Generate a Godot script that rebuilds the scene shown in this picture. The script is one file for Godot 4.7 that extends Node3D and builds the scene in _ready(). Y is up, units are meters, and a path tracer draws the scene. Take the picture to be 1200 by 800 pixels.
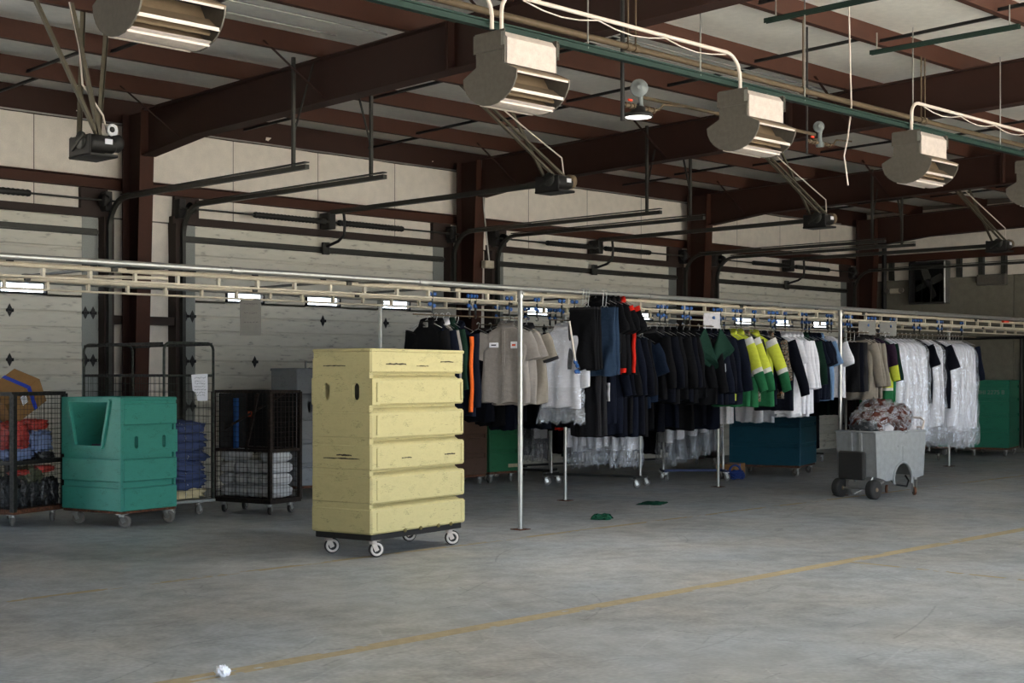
extends Node3D
# A laundry plant's loading bay: dock doors, steel roof, a garment rail and carts.
# Axes: x runs along the door wall, z points away from it (the wall stands at z = -17), y is up.

const WALL_Z := -17.0
const END_X := 28.2
var mats := {}
var tex := {}
var counts := {}
var rng := RandomNumberGenerator.new()

# ------------------------------------------------------------------ mesh builder
class MB:
	var st := SurfaceTool.new()
	func _init() -> void:
		st.begin(Mesh.PRIMITIVE_TRIANGLES)
		st.set_smooth_group(-1)
	func flat() -> void:
		st.set_smooth_group(-1)
	func smooth() -> void:
		st.set_smooth_group(0)
	func tri(a: Vector3, b: Vector3, c: Vector3) -> void:
		st.add_vertex(a); st.add_vertex(b); st.add_vertex(c)
	func quad(a: Vector3, b: Vector3, c: Vector3, d: Vector3) -> void:
		tri(a, b, c); tri(a, c, d)
	func quad_out(a: Vector3, b: Vector3, c: Vector3, d: Vector3, o: Vector3) -> void:
		var n := (a - c).cross(a - b)
		if n.dot((a + b + c + d) * 0.25 - o) < 0.0: quad(a, d, c, b)
		else: quad(a, b, c, d)
	func tri_out(a: Vector3, b: Vector3, c: Vector3, o: Vector3) -> void:
		var n := (a - c).cross(a - b)
		if n.dot((a + b + c) / 3.0 - o) < 0.0: tri(a, c, b)
		else: tri(a, b, c)
	func hexa(p: Array) -> void:          # eight corners: bottom four in a ring, top four in a ring
		flat()
		var o := Vector3.ZERO
		for q in p: o += q / 8.0
		quad_out(p[0], p[1], p[2], p[3], o); quad_out(p[4], p[5], p[6], p[7], o)
		for i in 4: quad_out(p[i], p[(i + 1) % 4], p[4 + (i + 1) % 4], p[4 + i], o)
	func box(c: Vector3, s: Vector3, b := Basis.IDENTITY) -> void:
		var h := s * 0.5
		var p := []
		for y in [-h.y, h.y]:
			for q in [[-h.x, -h.z], [h.x, -h.z], [h.x, h.z], [-h.x, h.z]]:
				p.append(c + b * Vector3(q[0], y, q[1]))
		hexa(p)
	func slab(x0: float, x1: float, y0: float, y1: float, z0: float, z1: float) -> void:
		box(Vector3((x0 + x1) / 2, (y0 + y1) / 2, (z0 + z1) / 2), Vector3(absf(x1 - x0), absf(y1 - y0), absf(z1 - z0)))
	func bev(c: Vector3, s: Vector3, r: float, b := Basis.IDENTITY) -> void:   # chamfered box
		flat()
		var h := s * 0.5
		var f := func(sx: int, sy: int, sz: int, ax: int) -> Vector3:
			var v := Vector3(sx * h.x, sy * h.y, sz * h.z)
			for k in 3:
				if k != ax: v[k] -= signf(v[k]) * r
			return c + b * v
		var sg := [-1, 1]
		for ax in 3:
			for s0 in sg:
				var q := []
				for e in [[-1, -1], [1, -1], [1, 1], [-1, 1]]:
					var g := [0, 0, 0]
					g[ax] = s0; g[(ax + 1) % 3] = e[0]; g[(ax + 2) % 3] = e[1]
					q.append(f.call(g[0], g[1], g[2], ax))
				quad_out(q[0], q[1], q[2], q[3], c)
		for ax in 3:
			var a1 := (ax + 1) % 3
			var a2 := (ax + 2) % 3
			for s1 in sg:
				for s2 in sg:
					var g0 := [0, 0, 0]
					var g1 := [0, 0, 0]
					g0[ax] = -1; g0[a1] = s1; g0[a2] = s2
					g1[ax] = 1; g1[a1] = s1; g1[a2] = s2
					quad_out(f.call(g0[0], g0[1], g0[2], a1), f.call(g1[0], g1[1], g1[2], a1), f.call(g1[0], g1[1], g1[2], a2), f.call(g0[0], g0[1], g0[2], a2), c)
		for x in sg:
			for y in sg:
				for z in sg:
					tri_out(f.call(x, y, z, 0), f.call(x, y, z, 1), f.call(x, y, z, 2), c)
	func bar(p: Vector3, q: Vector3, w: float, h: float, up := Vector3.UP) -> void:   # straight bar of w x h
		var d := (q - p).normalized()
		var u := up
		if absf(d.dot(u)) > 0.98: u = Vector3.FORWARD
		var x := d.cross(u).normalized()
		var y := x.cross(d).normalized()
		box((p + q) * 0.5, Vector3(w, h, (q - p).length()), Basis(x, y, -d))
	func loft(rings: Array, closed := true, caps := true) -> void:
		var n: int = rings[0].size()
		var m: int = rings.size()
		var k: int = m / 2
		if k >= m - 1: k = m - 2
		var ctr := Vector3.ZERO
		for p in rings[k]: ctr += p
		ctr /= n
		var score := 0.0
		for j in range(0, n - (0 if closed else 1), maxi(1, n / 6)):
			var a: Vector3 = rings[k][j]
			var b: Vector3 = rings[k][(j + 1) % n]
			var c: Vector3 = rings[k + 1][(j + 1) % n]
			score += (a - c).cross(a - b).dot(a - ctr)
		var fl := score < 0.0
		smooth()
		for i in m - 1:
			var r0 = rings[i]
			var r1 = rings[i + 1]
			for j in (n if closed else n - 1):
				var j2 := (j + 1) % n
				if fl: quad(r0[j], r1[j], r1[j2], r0[j2])
				else: quad(r0[j], r0[j2], r1[j2], r1[j])
		flat()
		if caps and closed:
			for e in [0, m - 1]:
				var cc := Vector3.ZERO
				for p in rings[e]: cc += p
				cc /= n
				var inner: Vector3 = rings[1][0] if e == 0 else rings[m - 2][0]
				var ic := Vector3.ZERO
				for p in rings[1 if e == 0 else m - 2]: ic += p
				ic /= n
				if (ic - cc).length() < 1e-5: ic = inner
				for j in n: tri_out(rings[e][j], rings[e][(j + 1) % n], cc, ic)
	func tube(pts: Array, r: float, seg := 8, caps := true) -> void:
		var rings := []
		var nn := Vector3.ZERO
		for i in pts.size():
			var d: Vector3 = (pts[mini(i + 1, pts.size() - 1)] - pts[maxi(i - 1, 0)]).normalized()
			if nn == Vector3.ZERO:
				nn = d.cross(Vector3.UP if absf(d.y) < 0.9 else Vector3.RIGHT).normalized()
			else:
				nn = (nn - d * nn.dot(d)).normalized()
			var b := d.cross(nn)
			var ring := PackedVector3Array()
			for j in seg:
				var a := TAU * j / seg + PI / seg
				ring.append(pts[i] + nn * cos(a) * r + b * sin(a) * r)
			rings.append(ring)
		loft(rings, true, caps)
	func lathe(prof: Array, seg: int, xf := Transform3D.IDENTITY, caps := true) -> void:
		var rings := []
		for p in prof:
			var ring := PackedVector3Array()
			for j in seg:
				var a := TAU * j / seg
				ring.append(xf * Vector3(cos(a) * p[0], p[1], sin(a) * p[0]))
			rings.append(ring)
		loft(rings, true, caps)
	func prism(poly: PackedVector2Array, z0: float, z1: float, xf := Transform3D.IDENTITY, round_sides := false) -> void:
		var ids := Geometry2D.triangulate_polygon(poly)
		var o := Vector3.ZERO
		for p in poly: o += Vector3(p.x, p.y, (z0 + z1) / 2) / poly.size()
		flat()
		for z in [z0, z1]:
			for i in range(0, ids.size(), 3):
				var a := Vector3(poly[ids[i]].x, poly[ids[i]].y, z)
				var b := Vector3(poly[ids[i + 1]].x, poly[ids[i + 1]].y, z)
				var c := Vector3(poly[ids[i + 2]].x, poly[ids[i + 2]].y, z)
				tri_out(xf * a, xf * b, xf * c, xf * Vector3(a.x, a.y, (z0 + z1) / 2))
		if round_sides: smooth()
		var area := 0.0
		for i in poly.size():
			var p := poly[i]
			var q := poly[(i + 1) % poly.size()]
			area += p.x * q.y - q.x * p.y
		for i in poly.size():
			var p := poly[i]
			var q := poly[(i + 1) % poly.size()]
			var nrm := Vector3(q.y - p.y, p.x - q.x, 0) * signf(area)
			var mid := Vector3((p.x + q.x) / 2, (p.y + q.y) / 2, (z0 + z1) / 2)
			quad_out(xf * Vector3(p.x, p.y, z0), xf * Vector3(q.x, q.y, z0), xf * Vector3(q.x, q.y, z1), xf * Vector3(p.x, p.y, z1), xf * (mid - nrm))
		flat()
	func wires(o: Vector3, ux: Vector3, uy: Vector3, w: float, h: float, step: float, r: float) -> void:   # welded wire mesh
		var nx := int(w / step)
		var ny := int(h / step)
		for i in nx + 1:
			thin(o + ux * (w * i / nx), o + ux * (w * i / nx) + uy * h, r)
		for i in ny + 1:
			thin(o + uy * (h * i / ny), o + uy * (h * i / ny) + ux * w, r)
	func thin(p: Vector3, q: Vector3, r: float) -> void:
		tube([p, q], r, 4, false)
	func commit() -> ArrayMesh:
		st.generate_normals()
		return st.commit()

# ------------------------------------------------------------------ scene helpers
func numbered(called: String) -> String:
	var n: int = counts.get(called, 0)
	counts[called] = n + 1
	return called if n == 0 else "%s_%03d" % [called, n]

func thing(called: String, label: String, category: String, at := Vector3.ZERO, turn := 0.0, group := "") -> Node3D:
	var o = Node3D.new()
	o.name = numbered(called)
	add_child(o)
	o.position = at
	o.rotation.y = turn
	tag(o, label, category, group)
	return o

func tag(o: Node, label: String, category: String, group := "") -> void:
	o.set_meta("label", label)
	o.set_meta("category", category)
	if group != "": o.set_meta("group", group)

func struct_node(called: String, label: String, category: String) -> Node3D:
	var o = Node3D.new()
	o.name = called
	add_child(o)
	o.set_meta("kind", "structure")
	o.set_meta("label", label)
	o.set_meta("category", category)
	return o

func part(mb: MB, called: String, m: String, parent: Node) -> MeshInstance3D:
	return inst(mb.commit(), called, m, parent)

func inst(mesh: Mesh, called: String, m: String, parent: Node, xf := Transform3D.IDENTITY) -> MeshInstance3D:
	var o = MeshInstance3D.new()
	o.name = called
	o.mesh = mesh
	o.material_override = mats[m]
	parent.add_child(o, true)
	o.transform = xf
	return o

func dup(root: Node3D, at: Vector3, turn := 0.0) -> Node3D:
	var r: Node3D = root.duplicate()
	r.name = numbered(String(root.name))
	add_child(r)
	r.position = at
	r.rotation.y = turn
	return r

func arc(c: Vector3, u: Vector3, v: Vector3, r: float, a0: float, a1: float, n: int) -> Array:
	var out = []
	for i in n + 1:
		var a = deg_to_rad(lerpf(a0, a1, float(i) / n))
		out.append(c + (u * cos(a) + v * sin(a)) * r)
	return out

# ------------------------------------------------------------------ textures and materials
func noise_bytes(n: int, freq: float, seed_: int, octaves := 4, kind := FastNoiseLite.TYPE_SIMPLEX_SMOOTH) -> PackedByteArray:
	var f = FastNoiseLite.new()
	f.noise_type = kind
	f.seed = seed_
	f.frequency = freq
	f.fractal_octaves = octaves
	var im = f.get_seamless_image(n, n, false, false, 0.15, true)
	im.convert(Image.FORMAT_L8)
	return im.get_data()

func grey_tex(n: int, fn: Callable) -> ImageTexture:
	var b = PackedByteArray()
	b.resize(n * n)
	for i in n * n: b[i] = int(clampf(fn.call(i), 0, 1) * 255.0)
	return ImageTexture.create_from_image(Image.create_from_data(n, n, false, Image.FORMAT_L8, b))

func bump_tex(n: int, freq: float, seed_: int, octaves: int, strength: float, kind := FastNoiseLite.TYPE_SIMPLEX_SMOOTH) -> ImageTexture:
	var b = noise_bytes(n, freq, seed_, octaves, kind)
	var im = Image.create_from_data(n, n, false, Image.FORMAT_L8, b)
	im.convert(Image.FORMAT_RGBA8)
	im.bump_map_to_normal_map(strength)
	return ImageTexture.create_from_image(im)

func make_textures() -> void:
	var n = 512
	var a = noise_bytes(n, 0.012, 1, 5)
	var b = noise_bytes(n, 0.06, 2, 3)
	var c = noise_bytes(n, 0.2, 3, 2)
	tex.mottle = grey_tex(n, func(i): return 0.8 + 0.2 * (a[i] * 0.5 + b[i] * 0.3 + c[i] * 0.2) / 255.0 + 0.04)
	tex.cloth = grey_tex(n, func(i): return 0.78 + 0.22 * (a[i] * 0.4 + c[i] * 0.6) / 255.0)
	# scuffed plastic: clean shell with dark rub marks and specks
	var sc = PackedByteArray()
	sc.resize(n * n)
	for i in n * n:
		var v = 0.90 + 0.10 * (a[i] * 0.6 + b[i] * 0.4) / 255.0
		v -= 0.07 * smoothstep(0.5, 0.85, a[i] / 255.0 * 0.7 + b[i] / 255.0 * 0.3)
		sc[i] = int(v * 255.0)
	var sr = RandomNumberGenerator.new()
	sr.seed = 77
	for k in 6000:      # rubs and specks, thick in some patches and rare in others
		var x = sr.randi_range(0, n - 1)
		var y = sr.randi_range(0, n - 1)
		if a[y * n + x] / 255.0 < sr.randf_range(0.5, 0.95): continue
		var l = sr.randi_range(1, 5)
		if sr.randf() < 0.12: l = sr.randi_range(6, 18)
		var dk = sr.randf_range(0.2, 0.75)
		for q in l:
			var at = ((y + (q * sr.randi_range(0, 1)) / 6) % n) * n + (x + q) % n
			sc[at] = int(sc[at] * lerpf(dk, 1.0, absf(q / float(l) - 0.5)))
	tex.scuff = ImageTexture.create_from_image(Image.create_from_data(n, n, false, Image.FORMAT_L8, sc))
	tex.rust = grey_tex(n, func(i): return 0.45 + 0.55 * smoothstep(0.3, 0.7, (a[i] * 0.4 + b[i] * 0.4 + c[i] * 0.2) / 255.0))
	# galvanised spangle
	var cell = noise_bytes(n, 0.06, 9, 2, FastNoiseLite.TYPE_CELLULAR)
	tex.spangle = grey_tex(n, func(i): return 0.72 + 0.28 * cell[i] / 255.0)
	# door panels and liners: dust streaks
	var d = noise_bytes(n, 0.02, 12, 4)
	tex.dusty = grey_tex(n, func(i): return 0.88 + 0.12 * (d[i] * 0.5 + c[i] * 0.5) / 255.0)
	tex.door = grey_tex(n, func(i):
		var g = d[i] / 255.0 * 0.75 + b[i] / 255.0 * 0.25
		return 0.97 - 0.05 * d[i] / 255.0 - 0.2 * smoothstep(0.62, 0.85, g))
	# concrete: patches, swirls from mopping, speckle
	var m = 1024
	var p = noise_bytes(m, 0.004, 21, 5)
	var q = noise_bytes(m, 0.011, 22, 5)
	var r = noise_bytes(m, 0.035, 23, 5)
	var s2 = noise_bytes(m, 0.25, 24, 2)
	var t2 = noise_bytes(m, 0.006, 25, 4)
	var rgb = PackedByteArray()
	rgb.resize(m * m * 3)
	for i in m * m:
		var big = p[i] / 255.0
		var mid = q[i] / 255.0
		var fine = r[i] / 255.0
		var sp = s2[i] / 255.0
		var v = 0.64 + 0.10 * (big - 0.5) + 0.11 * (mid - 0.5) + 0.17 * (fine - 0.5) + 0.12 * (sp - 0.5)
		var stain = smoothstep(0.58, 0.78, mid * 0.55 + fine * 0.45)
		v -= 0.13 * stain
		if sp > 0.93 and fine > 0.62: v += 0.10
		var warm = t2[i] / 255.0 - 0.5
		rgb[i * 3] = int(clampf(v * (0.985 + 0.06 * warm), 0, 1) * 255)
		rgb[i * 3 + 1] = int(clampf(v * 1.0, 0, 1) * 255)
		rgb[i * 3 + 2] = int(clampf(v * (0.998 - 0.07 * warm), 0, 1) * 255)
	var fr = RandomNumberGenerator.new()
	fr.seed = 404
	for k in 1500:      # wheel scuffs, drag marks and scratches
		var x0 = fr.randf_range(0, m)
		var y0 = fr.randf_range(0, m)
		var an = fr.randf_range(-0.5, 0.5) if fr.randf() < 0.6 else fr.randf_range(0, PI)
		var ln = fr.randi_range(6, 26) if fr.randf() < 0.85 else fr.randi_range(40, 130)
		var bend = fr.randf_range(-0.008, 0.008)
		var f = fr.randf_range(0.80, 0.95) if fr.randf() < 0.7 else fr.randf_range(1.04, 1.13)
		for step_i in ln:
			var at = (posmod(int(y0), m) * m + posmod(int(x0), m)) * 3
			for chan in 3: rgb[at + chan] = mini(255, int(rgb[at + chan] * f))
			x0 += cos(an); y0 += sin(an); an += bend
	tex.floor = ImageTexture.create_from_image(Image.create_from_data(m, m, false, Image.FORMAT_RGB8, rgb))
	tex.floor_rough = grey_tex(n, func(i): return 0.5 + 0.4 * (a[i] * 0.5 + b[i] * 0.5) / 255.0)
	# printed camouflage cloth
	var camo = PackedByteArray()
	camo.resize(256 * 256 * 3)
	var k1 = noise_bytes(256, 0.03, 31, 3)
	var k2 = noise_bytes(256, 0.04, 32, 3)
	for i in 256 * 256:
		var col = Color8(60, 58, 50)
		if k1[i] > 150: col = Color8(128, 122, 112)
		elif k2[i] > 160: col = Color8(26, 26, 24)
		elif k2[i] < 75: col = Color8(150, 92, 44)
		camo[i * 3] = col.r8; camo[i * 3 + 1] = col.g8; camo[i * 3 + 2] = col.b8
	tex.camo = ImageTexture.create_from_image(Image.create_from_data(256, 256, false, Image.FORMAT_RGB8, camo))
	tex.cloth_n = bump_tex(256, 0.03, 41, 4, 6.0)
	tex.crumple_n = bump_tex(256, 0.025, 42, 3, 14.0, FastNoiseLite.TYPE_CELLULAR)
	tex.film_n = bump_tex(256, 0.012, 43, 3, 10.0)

func mat(called: String, c: Color, rough: float, metal := 0.0, t := "", scale := 1.0, world := true) -> StandardMaterial3D:
	var m = StandardMaterial3D.new()
	m.albedo_color = c
	m.roughness = rough
	m.metallic = metal
	m.metallic_specular = 0.4
	if t != "":
		m.albedo_texture = tex[t]
		m.uv1_triplanar = true
		m.uv1_world_triplanar = world
		m.uv1_scale = Vector3.ONE * scale
	mats[called] = m
	return m

func cloth(called: String, c: Color, t := "cloth") -> void:
	var m = mat(called, c, 0.92, 0.0, t, 3.0, false)
	m.metallic_specular = 0.2
	m.normal_enabled = true
	m.normal_texture = tex.cloth_n
	m.normal_scale = 0.35

func make_materials() -> void:
	mat("floor", Color8(252, 252, 252), 0.6, 0.0, "floor", 1.0 / 11.0)
	mats.floor.roughness = 0.52
	mats.floor.metallic_specular = 0.5
	mat("line_paint", Color8(182, 166, 132), 0.75, 0.0, "mottle", 2.0)
	mat("primer", Color8(62, 32, 19), 0.7, 0.0, "mottle", 0.6)
	mat("beam", Color8(46, 22, 13), 0.7, 0.0, "mottle", 0.4)
	mat("insulation", Color8(234, 230, 220), 0.75, 0.0, "dusty", 0.7)
	mat("liner", Color8(236, 226, 212), 0.8, 0.0, "dusty", 0.5)
	mat("roof_deck", Color8(150, 148, 142), 0.7)
	mat("siding", Color8(112, 106, 98), 0.7, 0.0, "mottle", 0.3)
	mat("block", Color8(112, 108, 96), 0.85, 0.0, "mottle", 0.8)
	mat("door_skin", Color8(218, 213, 198), 0.55, 0.0, "door", 0.6)
	mats.door_skin.uv1_scale = Vector3(0.3, 1.1, 0.3)
	mat("galvanised", Color8(150, 153, 148), 0.5, 0.4, "spangle", 4.0)
	mat("steel", Color8(190, 190, 186), 0.35, 0.9, "mottle", 1.0)
	mat("pipe_steel", Color8(168, 167, 161), 0.36, 0.75, "mottle", 2.0)
	mat("beige_rail", Color8(184, 174, 154), 0.5, 0.0, "mottle", 2.0)
	mat("black_metal", Color8(38, 37, 36), 0.55, 0.2, "mottle", 2.0)
	mat("track", Color8(62, 62, 58), 0.5, 0.5, "mottle", 2.0)
	mat("jamb", Color8(48, 36, 31), 0.7, 0.0, "mottle", 1.0)
	mat("green_strut", Color8(30, 52, 45), 0.5, 0.1, "mottle", 2.0)
	mat("gas_pipe", Color8(92, 78, 60), 0.6, 0.2, "mottle", 2.0)
	mat("conduit", Color8(200, 188, 176), 0.5)
	mat("aluminium", Color8(200, 188, 178), 0.45, 0.15, "mottle", 2.0)
	mat("slotted_angle", Color8(78, 72, 58), 0.6, 0.2, "mottle", 3.0)
	mat("plate_grey", Color8(100, 95, 87), 0.5, 0.3, "mottle", 3.0)
	mat("heater_tan", Color8(126, 108, 86), 0.6, 0.2, "mottle", 2.0)
	mat("regulator", Color8(104, 109, 108), 0.6, 0.1)
	mat("red_plastic", Color8(200, 60, 38), 0.5)
	mat("white_plastic", Color8(228, 228, 228), 0.5)
	mat("blue_plastic", Color8(26, 70, 126), 0.45)
	mat("rubber", Color8(52, 50, 48), 0.8, 0.0, "mottle", 4.0)
	mat("wheel_grey", Color8(120, 116, 110), 0.7, 0.0, "mottle", 6.0)
	mat("wheel_white", Color8(214, 206, 198), 0.6, 0.0, "mottle", 6.0)
	mat("rusty", Color8(128, 84, 60), 0.85, 0.1, "rust", 3.0)
	mat("rust_tube", Color8(170, 150, 138), 0.75, 0.2, "rust", 4.0)
	mat("cage_steel", Color8(62, 60, 56), 0.55, 0.4, "rust", 3.0)
	mat("cage_brown", Color8(58, 46, 38), 0.7, 0.2, "rust", 3.0)
	mat("cage_green", Color8(74, 78, 68), 0.6, 0.2, "rust", 3.0)
	mat("yellow_poly", Color8(196, 184, 132), 0.55, 0.0, "scuff", 0.9, false)
	mat("yellow_dark", Color8(120, 108, 66), 0.7, 0.0, "scuff", 2.0, false)
	mat("scuff_black", Color8(78, 70, 54), 0.8, 0.0, "rust", 8.0)
	mat("teal_poly", Color8(62, 150, 134), 0.5, 0.0, "scuff", 0.8, false)
	mat("blue_poly", Color8(16, 74, 92), 0.55, 0.0, "scuff", 0.7, false)
	mat("green_poly", Color8(32, 96, 62), 0.55, 0.0, "scuff", 0.7, false)
	mat("far_green_poly", Color8(26, 102, 78), 0.5, 0.0, "scuff", 0.7, false)
	mat("brown_poly", Color8(78, 56, 44), 0.6, 0.0, "scuff", 0.7, false)
	mat("grey_poly", Color8(128, 132, 136), 0.5, 0.0, "scuff", 0.7, false)
	mat("tub_grey", Color8(150, 152, 152), 0.5, 0.0, "mottle", 1.6, false)
	mat("cardboard", Color8(148, 110, 66), 0.85, 0.0, "mottle", 2.0)
	mat("blue_tape", Color8(34, 62, 168), 0.4)
	mat("paper", Color8(236, 235, 238), 0.8)
	mat("ink", Color8(40, 40, 44), 0.8)
	mat("grey_card", Color8(120, 118, 112), 0.7, 0.0, "mottle", 3.0)
	mat("orange_patch", Color8(224, 88, 48), 0.7)
	mat("concrete_out", Color8(214, 212, 206), 0.9, 0.0, "mottle", 0.2)
	for k in ["yellow_poly", "teal_poly", "blue_poly", "green_poly", "far_green_poly", "brown_poly", "grey_poly"]: mats[k].uv1_scale = Vector3(0.7, 1.3, 0.7)
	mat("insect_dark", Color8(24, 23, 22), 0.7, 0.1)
	for c in [["black", 19, 19, 21], ["navy", 19, 23, 35], ["deep_navy", 14, 16, 24], ["charcoal", 46, 45, 47], ["grey_work", 142, 135, 128], ["tan_grey", 140, 132, 120], ["white", 234, 232, 236], ["off_white", 214, 211, 214], ["hi_vis", 198, 206, 70], ["kelly", 38, 98, 62], ["forest", 28, 54, 44], ["dark_green", 22, 44, 34], ["red", 205, 42, 30], ["denim", 42, 58, 78], ["dark_denim", 22, 32, 48], ["sky", 112, 140, 174], ["reflective", 206, 204, 200], ["orange", 236, 106, 44], ["royal", 44, 96, 178], ["purple", 44, 30, 46], ["bundle_blue", 74, 86, 122], ["cream", 214, 198, 158], ["linen", 222, 222, 222], ["maroon", 88, 51, 42], ["rag_green", 36, 88, 66], ["lilac", 120, 108, 124], ["red_pack", 196, 52, 40], ["blue_pack", 126, 146, 190], ["olive", 84, 88, 58], ["rope", 52, 72, 134]]:
		cloth(c[0], Color8(c[1], c[2], c[3]))
	cloth("camo", Color8(255, 255, 255), "camo")
	mats.camo.uv1_scale = Vector3.ONE * 4.0
	# clear polythene film
	var f = mat("film", Color(0.94, 0.95, 0.97, 0.13), 0.10)
	f.transparency = BaseMaterial3D.TRANSPARENCY_ALPHA
	f.metallic_specular = 0.9
	f.normal_enabled = true
	f.normal_texture = tex.film_n
	f.normal_scale = 1.3
	f.uv1_triplanar = true
	f.uv1_scale = Vector3.ONE * 3.0
	f.cull_mode = BaseMaterial3D.CULL_DISABLED
	var g = mat("pane", Color(0.92, 0.95, 0.97, 0.12), 0.05)
	g.transparency = BaseMaterial3D.TRANSPARENCY_ALPHA
	var e = mat("lamp_disc", Color8(255, 255, 255), 0.5)
	e.emission_enabled = true
	e.emission = Color(1.0, 0.98, 0.95)
	e.emission_energy_multiplier = 3.0

# ------------------------------------------------------------------ camera, light
func make_camera_and_light() -> void:
	var cam = Camera3D.new()
	cam.name = "camera"
	add_child(cam)
	cam.position = Vector3(0, 1.54, 0)
	cam.rotation_degrees = Vector3(0, -45, 0)
	var near = 0.05
	cam.set_frustum(near * 800.0 / 1680.0, Vector2(0, near * 42.0 / 1680.0), near, 200.0)
	cam.current = true

	var sky_m = ProceduralSkyMaterial.new()      # bright overcast
	sky_m.sky_top_color = Color(0.78, 0.88, 1.0)
	sky_m.sky_horizon_color = Color(0.95, 0.98, 1.0)
	sky_m.ground_horizon_color = Color(0.42, 0.41, 0.40)
	sky_m.ground_bottom_color = Color(0.36, 0.35, 0.34)
	sky_m.sun_angle_max = 12.0
	sky_m.sky_energy_multiplier = 2.6
	sky_m.ground_energy_multiplier = 2.6
	var sky = Sky.new()
	sky.sky_material = sky_m
	var env = Environment.new()
	env.background_mode = Environment.BG_SKY
	env.sky = sky
	env.tonemap_mode = Environment.TONE_MAPPER_LINEAR
	env.tonemap_exposure = 0.75
	env.sdfgi_enabled = true
	env.ssao_enabled = true
	env.ssil_enabled = true
	var sun = DirectionalLight3D.new()      # high sun on the yard outside the rolled-up doors
	sun.name = "sun"
	sun.rotation_degrees = Vector3(-63, 18, 0)
	sun.light_color = Color(1.0, 0.95, 0.87)
	sun.light_energy = 34.0
	sun.light_angular_distance = 0.6
	sun.shadow_enabled = true
	add_child(sun)
	var we = WorldEnvironment.new()
	we.name = "world_environment"
	we.environment = env
	add_child(we)

func yr(z: float) -> float:      # top of the rafters = underside of the purlins
	return 4.97 + 0.02 * (z + 17.2)

# ------------------------------------------------------------------ the building
const COLS := [-5.9, -2.15, 3.8, 9.75, 15.7, 21.65, 27.6]
const DOOR_X := [-1.42, 4.53, 10.6, 16.55, 22.5]
const DOOR_W := 4.87
const DOOR_H := 3.62
const FRONT_Z := 2.8
const LEFT_X := -6.0

func make_floor() -> void:
	var mb = MB.new()
	mb.slab(LEFT_X - 0.3, END_X + 0.3, -0.25, 0.0, WALL_Z - 0.3, FRONT_Z + 0.3)
	var fl = part(mb, "floor", "floor", self)
	fl.set_meta("kind", "structure"); fl.set_meta("label", "smooth grey concrete floor with mop swirls and dark stains"); fl.set_meta("category", "floor")
	# worn yellow lane lines: paint cells, missing where it has rubbed off
	var nz = FastNoiseLite.new()
	nz.seed = 5; nz.frequency = 1.6; nz.fractal_octaves = 3
	for ln in [[Vector2(1.2, -6.25), Vector2(26.0, -6.95), 0.14, 0.52], [Vector2(4.5, -9.42), Vector2(22.0, -10.25), 0.085, 0.16], [Vector2(10.46, -6.45), Vector2(10.42, -1.0), 0.06, 0.2]]:
		var a: Vector2 = ln[0]
		var b: Vector2 = ln[1]
		var w: float = ln[2]
		var thr: float = ln[3]
		var d = (b - a).normalized()
		var s = Vector2(-d.y, d.x)
		var m2 = MB.new()
		var n = int(a.distance_to(b) / 0.05)
		for i in n:
			for j in 4:
				var c = a + d * (i * 0.05) + s * ((j / 4.0 - 0.5) * w)
				if nz.get_noise_2d(c.x * 0.6, c.y * 3.0) + 0.4 * nz.get_noise_2d(c.x * 5.0, c.y * 9.0) > thr: continue
				var e = c + d * 0.05
				var f = s * (w / 4.0)
				m2.quad_out(Vector3(c.x, 0.001, c.y), Vector3(e.x, 0.001, e.y), Vector3(e.x + f.x, 0.001, e.y + f.y), Vector3(c.x + f.x, 0.001, c.y + f.y), Vector3(c.x, -1, c.y))
		part(m2, "painted_line", "line_paint", fl)
	# apron outside both dock walls
	var ap = MB.new()
	ap.slab(-60, 80, -0.4, -0.3, -70, 60)
	var g = part(ap, "ground", "concrete_out", self)
	g.set_meta("kind", "structure"); g.set_meta("label", "pale concrete apron outside the dock doors"); g.set_meta("category", "ground")

func z_section(mb: MB, p: Vector3, q: Vector3, h: float, fl: float, t: float) -> void:   # purlin or girt along x
	mb.slab(p.x, q.x, p.y, p.y + h, p.z - t / 2, p.z + t / 2)
	mb.slab(p.x, q.x, p.y, p.y + t, p.z, p.z + fl)
	mb.slab(p.x, q.x, p.y + h - t, p.y + h, p.z - fl, p.z)

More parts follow.
